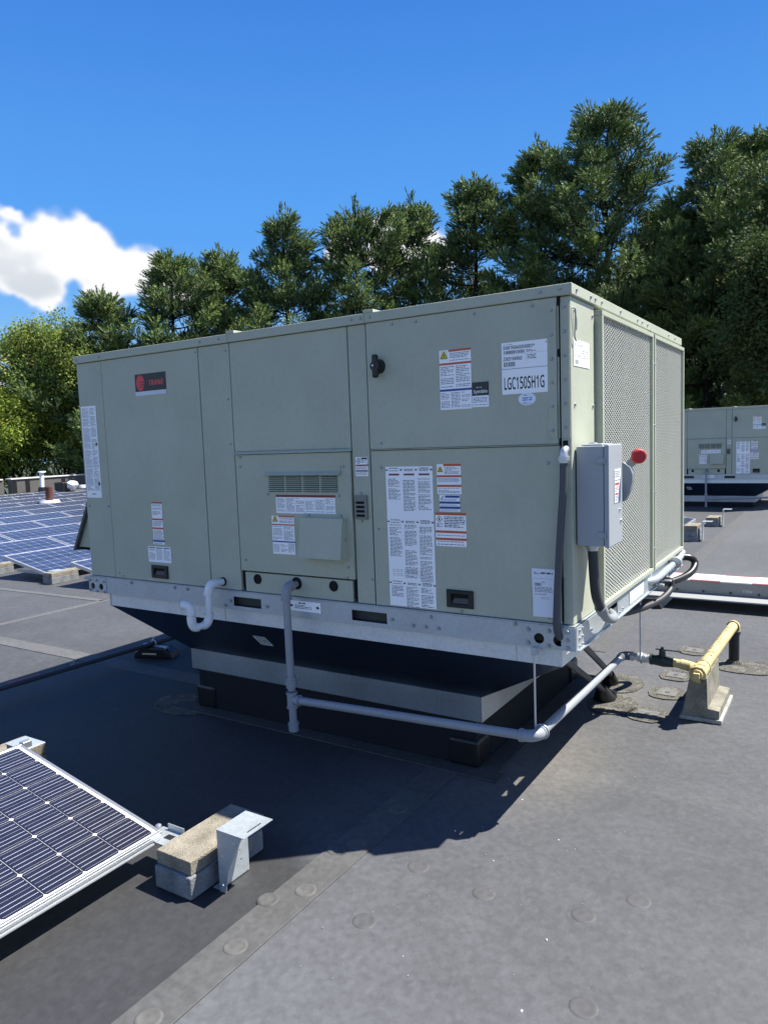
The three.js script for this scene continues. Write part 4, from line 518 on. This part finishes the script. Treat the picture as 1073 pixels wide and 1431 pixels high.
// rows of the far array: low edge toward +x
{
  const G = 'solar panels in the far array', farLabel = 'blue solar panel in the tilted rows of the far array';
  const full = makePanel('solar_panel', farLabel, G, 1), plain = makePanel('solar_panel', farLabel, G, 0); let nf = 0, np = 0;
  const rows = []; for (let k = 0; k < 12; k++) rows.push(-3.20 - k * 1.53);
  rows.forEach((xl, k) => {
    const zTop = -2.66 - 0.0 * k; const zl = (xl + 4.28) * 0.575 - 3.04 + 3.9 > zTop ? zTop : 0;
    for (let j = 0; j < 9; j++) {
      const z = zTop - PL - j * (PL + 0.022); const vis0 = -0.1 + (xl - 0.5) * 0.535 + 1.2, vis1 = xl * 0.66 - 1.6 - 1.2; // wedge the photo can see past the unit
      if (z > vis0 || z + PL < vis1 || z < -15.2) continue;
      const near = k < 4; let o = near ? full : plain; if (near ? nf++ : np++) { o = o.clone(); o.name = numbered('solar_panel'); scene.add(o); }
      { const ords = ['first', 'second', 'third', 'fourth', 'fifth', 'sixth', 'seventh', 'eighth', 'ninth', 'tenth', 'eleventh', 'twelfth']; o.userData.label = `blue solar panel, ${ords[j]} from the near end of the ${ords[k]} far row from the unit`; }
      o.position.set(xl, 0.13, z); o.rotation.z = -TILT;
    }
  });
  for (const [k, lab] of [[1, 'stacked concrete blocks at the end of a far array row, second from the unit'], [0, 'stacked concrete blocks at the end of the far array row nearest the unit'], [2, 'stacked concrete blocks at the end of a far array row at the left photo edge']]) {
    const xl = rows[k]; const t = thing('ballast_stack', lab, 'concrete blocks', [xl + 0.12, 0, -2.8]);
    part('block', [B(xl + 0.02, xl + 0.22, 0, 0.092, -3.0, -2.60, 0.006)], M.block, t); part('block', [B(xl + 0.025, xl + 0.215, 0.093, 0.148, -3.0, -2.605, 0.006)], M.blockTop, t);
    part('cross_rail', [B(xl - 1.0, xl + 0.02, 0.05, 0.085, -2.9, -2.86)], M.alu, t);
    part('bracket', [B(xl - 0.02, xl + 0.16, 0.15, 0.154, -2.86, -2.7)], M.galv, t);
  }
  // panel rows seen beyond the unit at the right
  const rp = makePanel('solar_panel', 'solar panel corner showing just right of the nearest unit, behind it', null, 1); rp.position.set(2.02, 0.15, -10.78); rp.rotation.z = -TILT;
}

// ───────────────────────── ballast blocks and brackets near the foreground panel ─────────────────────────
function roughBlock(x0, x1, y0, y1, z0, z1, r, seed, amp) { const g = new RoundedBoxGeometry(x1 - x0, y1 - y0, z1 - z0, 4, r); const p = g.attributes.position; for (let i = 0; i < p.count; i++) { const x = p.getX(i), y = p.getY(i), z = p.getZ(i); const n = vnoise(x * 60 + seed, y * 60 + z * 47, seed) - 0.5; p.setXYZ(i, x + n * amp, y + n * amp * 0.6, z + n * amp); } g.computeVertexNormals(); return g.translate((x0 + x1) / 2, (y0 + y1) / 2, (z0 + z1) / 2); }
solo('concrete_block', [roughBlock(2.012, 2.212, 0.001, 0.0925, 0.84, 1.252, 0.009, 3, 0.004)], M.block, 'grey concrete block lying on the roof in the foreground, lower of two', 'concrete block');
solo('cap_block', [roughBlock(2.014, 2.205, 0.0935, 0.149, 0.824, 1.238, 0.004, 5, 0.0025)], M.blockTop, 'tan sandy cap block on the foreground concrete block', 'concrete block');
{
  const t = thing('metal_bracket', 'galvanized sheet-metal bracket with slotted top flange against the foreground blocks', 'bracket', [2.26, 0, 1.06]);
  const x = 2.262, h = 0.250; const wall = plateShape(0.985, 1.148, 0.004, h, [[1.12, 0.03, 0.005], [1.03, 0.07, 0.005], [1.035, 0.11, 0.005], [1.06, 0.17, 0.005]], 0.003).rotateY(-Math.PI / 2).translate(x, 0, 0);
  part('back_plate', [wall], M.galv, t);
  part('top_flange', [plateShape(x - 0.003, 2.402, -1.15, -0.985, [[2.375, 2.384, -1.11, -1.03]], 0.003).rotateX(-Math.PI / 2).translate(0, h, 0)], M.galv, t);
  { const s = new THREE.Shape([[x, 0.003], [x + 0.03, 0.003], [x + 0.05, 0.10], [x + 0.128, h - 0.001], [x, h - 0.001]].map(p => new THREE.Vector2(...p))); for (const [a, b, r] of [[x + 0.022, 0.15, 0.006], [x + 0.02, 0.035, 0.005], [x + 0.085, 0.215, 0.005]]) { const q = new THREE.Path(); q.absarc(a, b, r, 0, 7, true); s.holes.push(q); } part('gusset', [new THREE.ExtrudeGeometry(s, { depth: 0.003, bevelEnabled: false }).translate(0, 0, 1.146)], M.galv, t); }
  part('foot_flange', [B(x - 0.04, x, 0.0035, 0.0065, 0.99, 1.146)], M.galv, t);
}
solo('concrete_block', [roughBlock(0.56, 0.765, 0.001, 0.095, 0.895, 1.30, 0.008, 9, 0.004)], M.block, 'concrete block in shade behind the near panel, bottom of its stack', 'concrete block');
solo('cap_block', [roughBlock(0.562, 0.76, 0.096, 0.15, 0.893, 1.30, 0.005, 11, 0.003)], M.blockTop, 'cap block in shade behind the near panel, middle of its stack', 'concrete block');
solo('cap_block', [roughBlock(0.558, 0.758, 0.151, 0.205, 0.89, 1.295, 0.005, 13, 0.003)], M.blockTop, 'cap block in shade behind the near panel, top of its stack', 'concrete block');
{ const t = thing('metal_bracket', 'small metal bracket holding the upper edge of the near panel by the shaded blocks', 'bracket', [0.9, 0, 1.1]); part('plate', [B(0.80, 0.97, 0.296, 0.300, 1.02, 1.128, 0.001)], M.galv, t); part('leg', [B(0.80, 0.804, 0.002, 0.296, 1.03, 1.12)], M.galv, t); part('clamp', [B(0.93, 0.965, 0.300, 0.335, 1.085, 1.13, 0.003)], M.alu, t); }
for (const [x, z, n, lab] of [[2.12, -8.98, 3, 'stacked concrete blocks just right of the nearest unit, beside the distant panel'], [2.15, -10.94, 2, 'stacked concrete blocks in front of the distant unit']]) {
  const t = thing('ballast_stack', lab, 'concrete blocks', [x + 0.1, 0, z - 0.2]);
  for (let i = 0; i < n; i++) part('block', [B(x + 0.004 * i, x + 0.215 - 0.003 * i, 0.001 + i * 0.082, 0.081 + i * 0.082, z - 0.41, z - 0.002 * i, 0.005)], i === n - 1 ? M.blockTop : M.block, t);
  part('bracket_plate', [B(x + 0.262, x + 0.266, 0.003, 0.30, z - 0.26, z - 0.10), B(x + 0.262, x + 0.40, 0.30, 0.304, z - 0.26, z - 0.10), B(x + 0.225, x + 0.262, 0.003, 0.007, z - 0.26, z - 0.1)], M.galv, t);
}

// ───────────────────────── roof conduit at the left, cable tray at the right ─────────────────────────
{
  const t = thing('roof_pipe', 'long black pipe lying along the roof from the left photo edge toward the unit', 'pipe', [-0.7, 0, -1]);
  part('pipe', [cyl([-0.72, 0.105, 1.8], [-0.545, 0.105, -1.75], 0.018, 0.018, 16)], M.conduit, t);
  part('red_band', [cyl([-0.664, 0.105, 0.26], [-0.652, 0.105, 0.03], 0.0192, 0.0192, 16)], M.redTape, t); part('white_band', [cyl([-0.676, 0.105, 0.55], [-0.667, 0.105, 0.32], 0.0192, 0.0192, 16)], M.whiteTape, t);
  part('pipe_clamp', [cyl([-0.638, 0.105, -0.22], [-0.636, 0.105, -0.27], 0.024, 0.024, 14), cyl([-0.636, 0.13, -0.245], [-0.636, 0.155, -0.245], 0.009, 0.009, 8)], M.conduitLight, t);
  const s = thing('pipe_support', 'black rubber dome foot holding up the black roof pipe', 'pipe support', [-0.56, 0, -0.9]);
  { const g = new THREE.ExtrudeGeometry(new THREE.Shape([[-0.16, 0], [0.16, 0], [0.15, 0.03], [0.10, 0.066], [-0.10, 0.066], [-0.15, 0.03]].map(p => new THREE.Vector2(...p))), { depth: 0.1, bevelEnabled: true, bevelSize: 0.012, bevelThickness: 0.02, bevelSegments: 3 }).translate(0, 0, -0.05); g.rotateY(0.35).translate(-0.56, 0.0125, -0.95); part('rubber_foot', [g], M.rubber, s); }
  { const g = B(-0.07, 0.06, 0.038, 0.052, 0.0705, 0.0725).rotateY(0.35).translate(-0.56, 0, -0.93); part('reflective_strip', [g], std(lin(0.55, 0.47, 0.3), 0.5), s); }
  part('strut', [B(-0.70, -0.42, 0.079, 0.094, -0.97, -0.93, 0.002)], M.galv, s); part('strap', [new THREE.TorusGeometry(0.03, 0.005, 6, 18).translate(-0.586, 0.107, -0.95), cyl([-0.586, 0.13, -0.95], [-0.586, 0.158, -0.95], 0.009, 0.009, 8)], M.zinc, s);
}
{
  const t = thing('cable_tray', 'long grey raised cable tray with red and white reflective tape at the right', 'cable tray', [5, 0, -4.8]);
  const x0 = 1.2, x1 = 11; part('tray_body', [B(x0, x1, 0.112, 0.242, -4.96, -4.60, 0.004)], M.trayPaint, t); part('flange', [B(x0, x1, 0.098, 0.111, -4.96, -4.355, 0.002)], std(lin(0.34, 0.35, 0.34), 0.5, 0.2), t);
  for (let i = 0, x = 1.3; x < x1 - 0.3; i++, x += 0.2788) { part('reflective_tape', [B(x, x + 0.2785, 0.2425, 0.2436, -4.630, -4.606)], i % 2 ? M.whiteTape : M.redTape, t); part('reflective_tape', [B(x, x + 0.2785, 0.2425, 0.2436, -4.95, -4.928)], i % 2 ? M.redTape : M.whiteTape, t); part('tape_edge', [B(x, x + 0.2785, 0.234, 0.240, -4.5985, -4.5975)], i % 2 ? M.whiteTape : M.redTape, t); }
  part('top_strip', [B(x0, x1, 0.2422, 0.2432, -4.926, -4.632)], std(lin(0.62, 0.63, 0.62), 0.5), t);
  const bs = []; for (let x = 1.64; x < x1; x += 0.2435) bs.push(cyl([x, 0.138, -4.60], [x, 0.138, -4.592], 0.0105, 0.0105, 10)); part('bolt', bs, M.black, t, { kind: 'stuff' });
  sticker('tray_label', t, 3.45, 3.53, 0.148, 0.172, -4.601, 160, 64, (x, w, h) => { bar(x, '#b6b9b8', 0, 0, w, h); x.fillStyle = '#6a6c6c'; x.beginPath(); x.moveTo(34, 8); x.lineTo(60, 54); x.lineTo(8, 54); x.fill(); greek(x, 70, 12, 80, 42, 3, '#6a6c6c', 1); });
  for (const x of [2.64, 5.4, 8.4]) { const r = thing('support_block', x < 3 ? 'black rubber support block under the cable tray end by the unit' : x < 6 ? 'black rubber support block under the cable tray, beyond the right photo edge' : 'farthest right black rubber support block under the cable tray', 'support block', [x, 0, -4.5]); part('block_body', [polyExtrude([[x - 0.14, 0.002], [x + 0.14, 0.002], [x + 0.09, 0.097], [x - 0.09, 0.097]], 0.75).translate(0, 0, -5.0)], M.rubber, r); part('wear_strip', [B(x - 0.08, x + 0.08, 0.0905, 0.0972, -4.251, -4.245)], M.conduit, r); }
}
// vents near the far parapet
{
  const a = thing('vent_pipe', 'white vent pipe with black boot standing against the far parapet', 'vent pipe', [-24.17, 0, -15.11]); part('pipe', [cyl([-24.17, 0.2, -15.11], [-24.25, 0.95, -15.2], 0.09, 0.09, 14)], M.pvc, a); part('boot', [cyl([-24.17, 0, -15.11], [-24.17, 0.34, -15.11], 0.20, 0.13, 14)], M.rubber, a); part('cap', [cyl([-24.25, 0.95, -15.2], [-24.25, 1.0, -15.2], 0.17, 0.15, 14)], M.pvc, a);
  const b = thing('roof_vent', 'dark roof vent box with a crumpled white cover near the far parapet', 'roof vent', [-21.0, 0, -13.9]); part('vent_body', [B(-21.25, -20.75, 0, 0.62, -14.1, -13.75, 0.03)], M.rubber, b); part('white_cover', [new THREE.IcosahedronGeometry(0.22, 0).scale(1, 0.9, 1.2).translate(-20.7, 0.50, -14.15)], M.whiteTape, b);
  const c = thing('vent_pipe', 'brown vent pipe with white base rising between far solar panel rows', 'vent pipe', [-15.9, 0, -10.05]); part('pipe', [cyl([-15.9, 0, -10.05], [-15.9, 0.72, -10.05], 0.105, 0.105, 14)], M.brownPipe, c); part('base', [cyl([-15.9, 0.26, -10.05], [-15.9, 0.33, -10.05], 0.30, 0.26, 16)], M.whiteTape, c);
  const d = thing('roof_vent', 'small white capped vent just left of the nearest unit near the parapet', 'roof vent', [-21.6, 0, -15.3]); part('pipe', [cyl([-21.6, 0, -15.3], [-21.6, 0.32, -15.3], 0.12, 0.10, 12)], M.pvc, d); part('cap', [cyl([-21.6, 0.32, -15.3], [-21.6, 0.42, -15.3], 0.24, 0.2, 12)], M.pvc, d);
  const e = thing('roof_vent', 'dark box vent partly hidden by the left edge of the nearest unit', 'roof vent', [-20.9, 0, -15.5]); part('vent_body', [B(-21.3, -20.5, 0, 0.36, -15.9, -15.4, 0.02)], M.rubber, e); part('lid', [B(-21.35, -20.45, 0.365, 0.42, -15.95, -15.35, 0.02)], M.coping, e);
}

// ───────────────────────── trees ─────────────────────────
const GY = -4.5;
function taperTube(pts, r0, r1, sides = 6) { // pts: Vector3[]
  const pos = [], nor = [], idx = []; const n = pts.length; const up = new THREE.Vector3(0.13, 0.2, 1).normalize();
  for (let i = 0; i < n; i++) { const d = pts[Math.min(i + 1, n - 1)].clone().sub(pts[Math.max(i - 1, 0)]).normalize(); const a = new THREE.Vector3().crossVectors(d, Math.abs(d.dot(up)) > 0.95 ? new THREE.Vector3(1, 0, 0) : up).normalize(), b = new THREE.Vector3().crossVectors(d, a); const r = lerp(r0, r1, i / (n - 1)); for (let k = 0; k < sides; k++) { const t = k / sides * Math.PI * 2; const v = a.clone().multiplyScalar(Math.cos(t)).addScaledVector(b, Math.sin(t)); nor.push(v.x, v.y, v.z); pos.push(pts[i].x + v.x * r, pts[i].y + v.y * r, pts[i].z + v.z * r); } }
  for (let i = 0; i < n - 1; i++) for (let k = 0; k < sides; k++) { const a = i * sides + k, b = i * sides + (k + 1) % sides; idx.push(a, b, a + sides, b, b + sides, a + sides); }
  const g = new THREE.BufferGeometry(); g.setAttribute('position', new THREE.Float32BufferAttribute(pos, 3)); g.setAttribute('normal', new THREE.Float32BufferAttribute(nor, 3)); g.setIndex(idx); return g;
}
const needleGeos = [1, 2, 3].map(s => { // a brush of needles along +y
  const r = mulberry(s * 31), pos = []; for (let i = 0; i < 34; i++) { const t = Math.pow(r(), 0.8) * 0.46, a = r() * 6.283, tilt = 0.30 + r() * 0.75 - t * 0.45; const d = new THREE.Vector3(Math.sin(tilt) * Math.cos(a), Math.cos(tilt), Math.sin(tilt) * Math.sin(a)); const w = new THREE.Vector3(-Math.sin(a), (r() - 0.5) * 0.8, Math.cos(a)).normalize().multiplyScalar(0.013 + r() * 0.009); const l = 0.13 + r() * 0.10; pos.push(w.x, t + w.y, w.z, -w.x, t - w.y, -w.z, d.x * l, t + d.y * l, d.z * l); }
  const g = new THREE.BufferGeometry(); g.setAttribute('position', new THREE.Float32BufferAttribute(pos, 3)); g.computeVertexNormals(); return g;
});
const leafGeos = [1, 2].map(s => { const r = mulberry(s * 77), pos = []; for (let i = 0; i < 24; i++) { const c = new THREE.Vector3(r() - 0.5, (r() - 0.5) * 0.7, r() - 0.5).multiplyScalar(0.72); const a = new THREE.Vector3(r() - 0.5, r() - 0.5, r() - 0.5).normalize(), n = new THREE.Vector3(r() - 0.5, r() * 0.9 + 0.1, r() - 0.5).normalize(); const b = new THREE.Vector3().crossVectors(a, n).normalize(), e = new THREE.Vector3().crossVectors(n, b); const l = 0.052 + r() * 0.04, w = l * 0.62; const P = (u, v) => [c.x + e.x * u + b.x * v, c.y + e.y * u + b.y * v, c.z + e.z * u + b.z * v]; pos.push(...P(-l, 0), ...P(0, w), ...P(l, 0), ...P(-l, 0), ...P(l, 0), ...P(0, -w)); } const g = new THREE.BufferGeometry(); g.setAttribute('position', new THREE.Float32BufferAttribute(pos, 3)); g.computeVertexNormals(); return g; });
const needleMat = std(0xffffff, 0.6, 0, { side: THREE.DoubleSide });
const leafMat = new THREE.MeshPhysicalMaterial({ color: 0xffffff, roughness: 0.9, specularIntensity: 0.35, side: THREE.DoubleSide, transmission: 0.3, thickness: 0 });
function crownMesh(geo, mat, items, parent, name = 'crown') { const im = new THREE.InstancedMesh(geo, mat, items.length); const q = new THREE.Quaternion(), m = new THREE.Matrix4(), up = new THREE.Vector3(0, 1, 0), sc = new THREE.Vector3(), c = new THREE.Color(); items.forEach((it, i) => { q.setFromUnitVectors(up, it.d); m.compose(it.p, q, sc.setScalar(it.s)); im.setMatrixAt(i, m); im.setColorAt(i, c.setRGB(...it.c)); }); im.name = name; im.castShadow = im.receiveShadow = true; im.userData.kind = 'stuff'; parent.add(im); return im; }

function pine(x, z, yTop, R, seed, label, o = {}) {
  R *= 1.16; const r = mulberry(seed), H = yTop - GY; const t = thing('pine_tree', label, 'tree', [x, GY, z]); const ra = (a, b) => a + (b - a) * r();
  const lean = [ra(-0.4, 0.4), ra(-0.4, 0.4)]; const trunkAt = (h) => new THREE.Vector3(lean[0] * h / H + 0.12 * Math.sin(h * 0.5 + seed), h, lean[1] * h / H + 0.12 * Math.cos(h * 0.43 + seed));
  const wood = []; { const pts = []; for (let i = 0; i <= 14; i++) pts.push(trunkAt(H * 0.985 * i / 14)); const g = taperTube(pts, 0.30, 0.03, 9); const tm = new THREE.Mesh(worldUV(g), M.bark); tm.name = 'trunk'; tm.castShadow = true; t.add(tm); }
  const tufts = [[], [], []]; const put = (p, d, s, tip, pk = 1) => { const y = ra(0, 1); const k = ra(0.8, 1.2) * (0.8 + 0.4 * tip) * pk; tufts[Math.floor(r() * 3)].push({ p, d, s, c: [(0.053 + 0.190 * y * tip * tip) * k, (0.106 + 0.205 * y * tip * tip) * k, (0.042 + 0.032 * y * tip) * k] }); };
  const h0 = H * (o.low ?? 0.16); const bias = ra(0, 6.28);
  const branch = (A, dir, len, lift, rad) => {
    const pts = []; const n = 6; for (let i = 0; i <= n; i++) { const s = i / n; pts.push(new THREE.Vector3(A.x + dir.x * len * s, A.y + len * (lift * s - 0.10 * Math.sin(s * 3.1) + 0.20 * s * s * s), A.z + dir.z * len * s)); }
    wood.push(taperTube(pts, rad, 0.010, 4));
    const at = s => { const f = s * n, i = Math.min(n - 1, Math.floor(f)); return pts[i].clone().lerp(pts[i + 1], f - i); };
    const side = new THREE.Vector3(-dir.z, 0, dir.x); const nb = Math.round(4 + len * 5.2);
    for (let b = 0; b <= nb; b++) { // puffs of needle brushes carried on side twigs
      const s = b === nb ? 1 : 0.22 + 0.78 * Math.pow(r(), 0.66); const sgn = r() < 0.5 ? -1 : 1; const off = b === nb ? 0 : (0.10 + (1 - s) * 0.46 * len) * ra(0.1, 1.15); const C = at(s).addScaledVector(side, sgn * off).addScaledVector(dir, ra(0, 0.2)); C.y += ra(-0.05, 0.16);
      const out = dir.clone().multiplyScalar(0.55).addScaledVector(side, sgn * off * 0.5); const nt = 9 + Math.floor(r() * 5), pr = ra(0.16, 0.30); const pk = ra(0.8, 1.25);
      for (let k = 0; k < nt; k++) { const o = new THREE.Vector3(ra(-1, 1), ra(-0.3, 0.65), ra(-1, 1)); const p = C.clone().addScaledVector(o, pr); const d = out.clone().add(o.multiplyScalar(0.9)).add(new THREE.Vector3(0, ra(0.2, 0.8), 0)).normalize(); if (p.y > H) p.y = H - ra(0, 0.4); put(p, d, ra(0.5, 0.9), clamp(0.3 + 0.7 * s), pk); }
    }
  };
  let h = h0; while (h < H * 0.95) {
    const u = (h - h0) / (H - h0); const prof = (Math.pow(Math.min(1, (1 - u) / (o.cap ?? 0.55)), o.pw ?? 1.1) * 0.97 + 0.03) * (u < 0.2 ? 0.72 + 1.4 * u : 1); const n = 4 + Math.floor(r() * 3); const a0 = r() * 6.283;
    for (let k = 0; k < n; k++) { if (r() < 0.13) continue; const a = a0 + k / n * 6.283 + ra(-0.3, 0.3); const len = Math.max(0.5, R * prof * ra(0.55, 1.22) * (1 + 0.22 * Math.cos(a - bias))); { const lift = lerp(0.02, 0.62, Math.pow(u, 1.4)) + ra(-0.08, 0.12); branch(trunkAt(h + ra(-0.12, 0.12)), new THREE.Vector3(Math.cos(a), 0, Math.sin(a)), Math.min(len, (H - h) * 0.75 + 0.28), lift, 0.02 + len * 0.012); } }
    h += lerp(0.98, 0.50, u) * ra(0.8, 1.2);
  }
  for (const [f, l] of o.leaders || []) { const a = r() * 6.283; branch(trunkAt(H * f), new THREE.Vector3(Math.cos(a) * 0.5, 0, Math.sin(a) * 0.5), l, 1.5, 0.06); }
  for (let k = 0; k < 14; k++) { const p = trunkAt(H * ra(0.955, 0.995)); p.x += ra(-0.12, 0.12); p.z += ra(-0.12, 0.12); put(p, new THREE.Vector3(ra(-0.5, 0.5), 1, ra(-0.5, 0.5)).normalize(), ra(0.7, 1), 1); }
  const wm = new THREE.Mesh(worldUV(merged(wood)), M.bark); wm.name = 'branches'; wm.castShadow = true; wm.userData.kind = 'stuff'; t.add(wm);
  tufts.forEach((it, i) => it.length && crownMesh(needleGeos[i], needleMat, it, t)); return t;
}
function leafTree(x, z, yTop, R, seed, label, col, o = {}) {
  const r = mulberry(seed), H = yTop - GY; const t = thing('deciduous_tree', label, 'tree', [x, GY, z]); const ra = (a, b) => a + (b - a) * r(); const wood = [], items = [[], []];
  const tips = []; const grow = (A, d, len, rad, lv) => { const B2 = A.clone().addScaledVector(d, len); const mid = A.clone().lerp(B2, 0.5).add(new THREE.Vector3(ra(-0.1, 0.1), ra(-0.05, 0.1), ra(-0.1, 0.1)).multiplyScalar(len * 0.5)); wood.push(taperTube([A, mid, B2], rad, rad * 0.6, lv < 2 ? 7 : 4)); if (lv >= 2) { tips.push([B2, d, len], [mid, d, len]); } if (lv >= 4) return; const n = lv === 0 ? 5 : 3; for (let k = 0; k < n; k++) { const a = k / n * 6.283 + ra(0, 1.5), sp = lv === 0 ? ra(0.35, 0.85) : ra(0.4, 0.9); const nd = d.clone().add(new THREE.Vector3(Math.cos(a) * sp, ra(0.0, 0.35), Math.sin(a) * sp)).normalize(); grow(B2, nd, len * ra(0.62, 0.85), rad * 0.6, lv + 1); } };
  grow(new THREE.Vector3(0, 0, 0), new THREE.Vector3(ra(-0.05, 0.05), 1, 0).normalize(), H * 0.27, 0.17, 0);
  let mx = 0, mr = 0; for (const [p] of tips) { mx = Math.max(mx, p.y); mr = Math.max(mr, Math.hypot(p.x, p.z)); } const sy = (H - 0.3) / mx, sr = R / mr;
  for (const g of wood) { g.scale(sr, sy, sr); }
  for (const [p, d, len] of tips) { const P = new THREE.Vector3(p.x * sr, p.y * sy, p.z * sr); const rho = Math.min(1, Math.hypot(P.x, P.z) / R); P.y = Math.min(P.y, H * (0.42 + 0.55 * Math.sqrt(1 - rho * rho))); if (r() < 0.18) continue; const n = o.n || 9; for (let k = 0; k < n; k++) { const q = P.clone().add(new THREE.Vector3(ra(-1, 1), ra(-0.8, 0.8), ra(-1, 1)).multiplyScalar(0.62)); const b = ra(0.7, 1.3), w = r() < 0.08 ? 1.5 : 1; items[k & 1].push({ p: q, d: new THREE.Vector3(ra(-1, 1), ra(0.3, 1), ra(-1, 1)).normalize(), s: ra(0.75, 1.25), c: [col[0] * b * w, col[1] * b, col[2] * b] }); } }
  const g = merged(wood); const wm = new THREE.Mesh(worldUV(g), M.bark); wm.name = 'trunk'; wm.castShadow = true; t.add(wm); items.forEach((it, i) => crownMesh(leafGeos[i], leafMat, it, t)); return t;
}
// the white pines behind the roof
pine(-28.1, -22.1, 9.9, 3.6, 101, 'shorter dark pine at the left end of the pine row, above the pale leafy trees');
pine(-25.5, -23.9, 11.7, 3.5, 102, 'pine with two tops, second tree from the left end of the pine row', { leaders: [[0.8, 1.6]] });
pine(-24.4, -27.0, 12.5, 3.8, 103, 'bushy pine left of the first sky gap, above the left end of the unit', { leaders: [[0.78, 1.6]] });
pine(-20.9, -27.6, 13.8, 3.6, 104, 'pointed pine standing between two sky gaps above the unit roof seam');
pine(-17.3, -29.4, 14.2, 3.5, 105, 'pine with a ragged flat top against white cloud behind it', { pw: 0.85, leaders: [[0.72, 2.2]] });
pine(-16.2, -33.4, 15.2, 3.3, 106, 'pine close behind the ragged-topped pine, slightly to its right');
pine(-12.7, -32.8, 15.2, 4.0, 107, 'rounded pine just left of the tallest pine', { leaders: [[0.8, 1.6]] });
pine(-9.1, -33.5, 16.5, 3.8, 108, 'tall pine forming the left shoulder of the tallest crown', { leaders: [[0.7, 2.2]] });
pine(-5.9, -33.4, 17.2, 4.8, 109, 'tallest pine, rising highest above the right end of the unit', { pw: 0.95, leaders: [[0.75, 2.0], [0.66, 2.4]] });
pine(-3.8, -38.1, 13.3, 3.8, 110, 'lower pine filling the dip right of the tallest pine');
pine(-1.5, -33.6, 14.6, 3.7, 111, 'pine with a bare pointed tip to the right of the dip', { leaders: [[0.8, 1.4]] });
pine(0.2, -36.8, 15.6, 4.1, 112, 'wide pine near the right photo edge');
pine(3.2, -32.9, 15.1, 4.1, 113, 'pine cut off by the right photo edge');
pine(-8.6, -41.5, 10.5, 4.2, 114, 'lower pine in the shade behind the tallest pine', { low: 0.05 });
pine(-14.5, -39, 11.0, 4.2, 115, 'lower pine deep behind the rounded pine', { low: 0.05 });
pine(-22.0, -33.5, 9.5, 4.2, 116, 'lower pine deep behind the pointed pine', { low: 0.05 });
pine(-29.5, -29.0, 8.5, 4.2, 117, 'lower pine deep behind the two-topped pine', { low: 0.05 });
pine(-0.6, -43, 7.5, 4.4, 118, 'low pine in the shade beyond the distant unit', { low: 0.03 });
// leafy trees
leafTree(-30.4, -20.4, 9.0, 3.2, 201, 'tall pale yellow-green leafy tree at the left behind the parapet', [0.22, 0.29, 0.065], { n: 7 });
leafTree(-31.2, -18.2, 5.2, 3.1, 202, 'bright yellow-green leafy tree at the left photo edge', [0.27, 0.35, 0.055], { n: 9 });
leafTree(-30.6, -23.4, 4.6, 3.0, 203, 'low green leafy tree right behind the far parapet', [0.22, 0.30, 0.05], { n: 10 });
leafTree(-34.5, -25.5, 6.0, 3.6, 205, 'leafy tree in shade between the pale tree and the first pine', [0.14, 0.17, 0.04], { n: 10 });
leafTree(-34.5, -16.0, 3.4, 3.8, 206, 'low leafy tree seen through the parapet gap', [0.25, 0.29, 0.045], { n: 10 });
leafTree(2.6, -27.4, 9.9, 2.9, 204, 'dark green broadleaf tree at the right photo edge in front of the pines', [0.075, 0.115, 0.035], { n: 9 });

renderer.render(scene, camera);
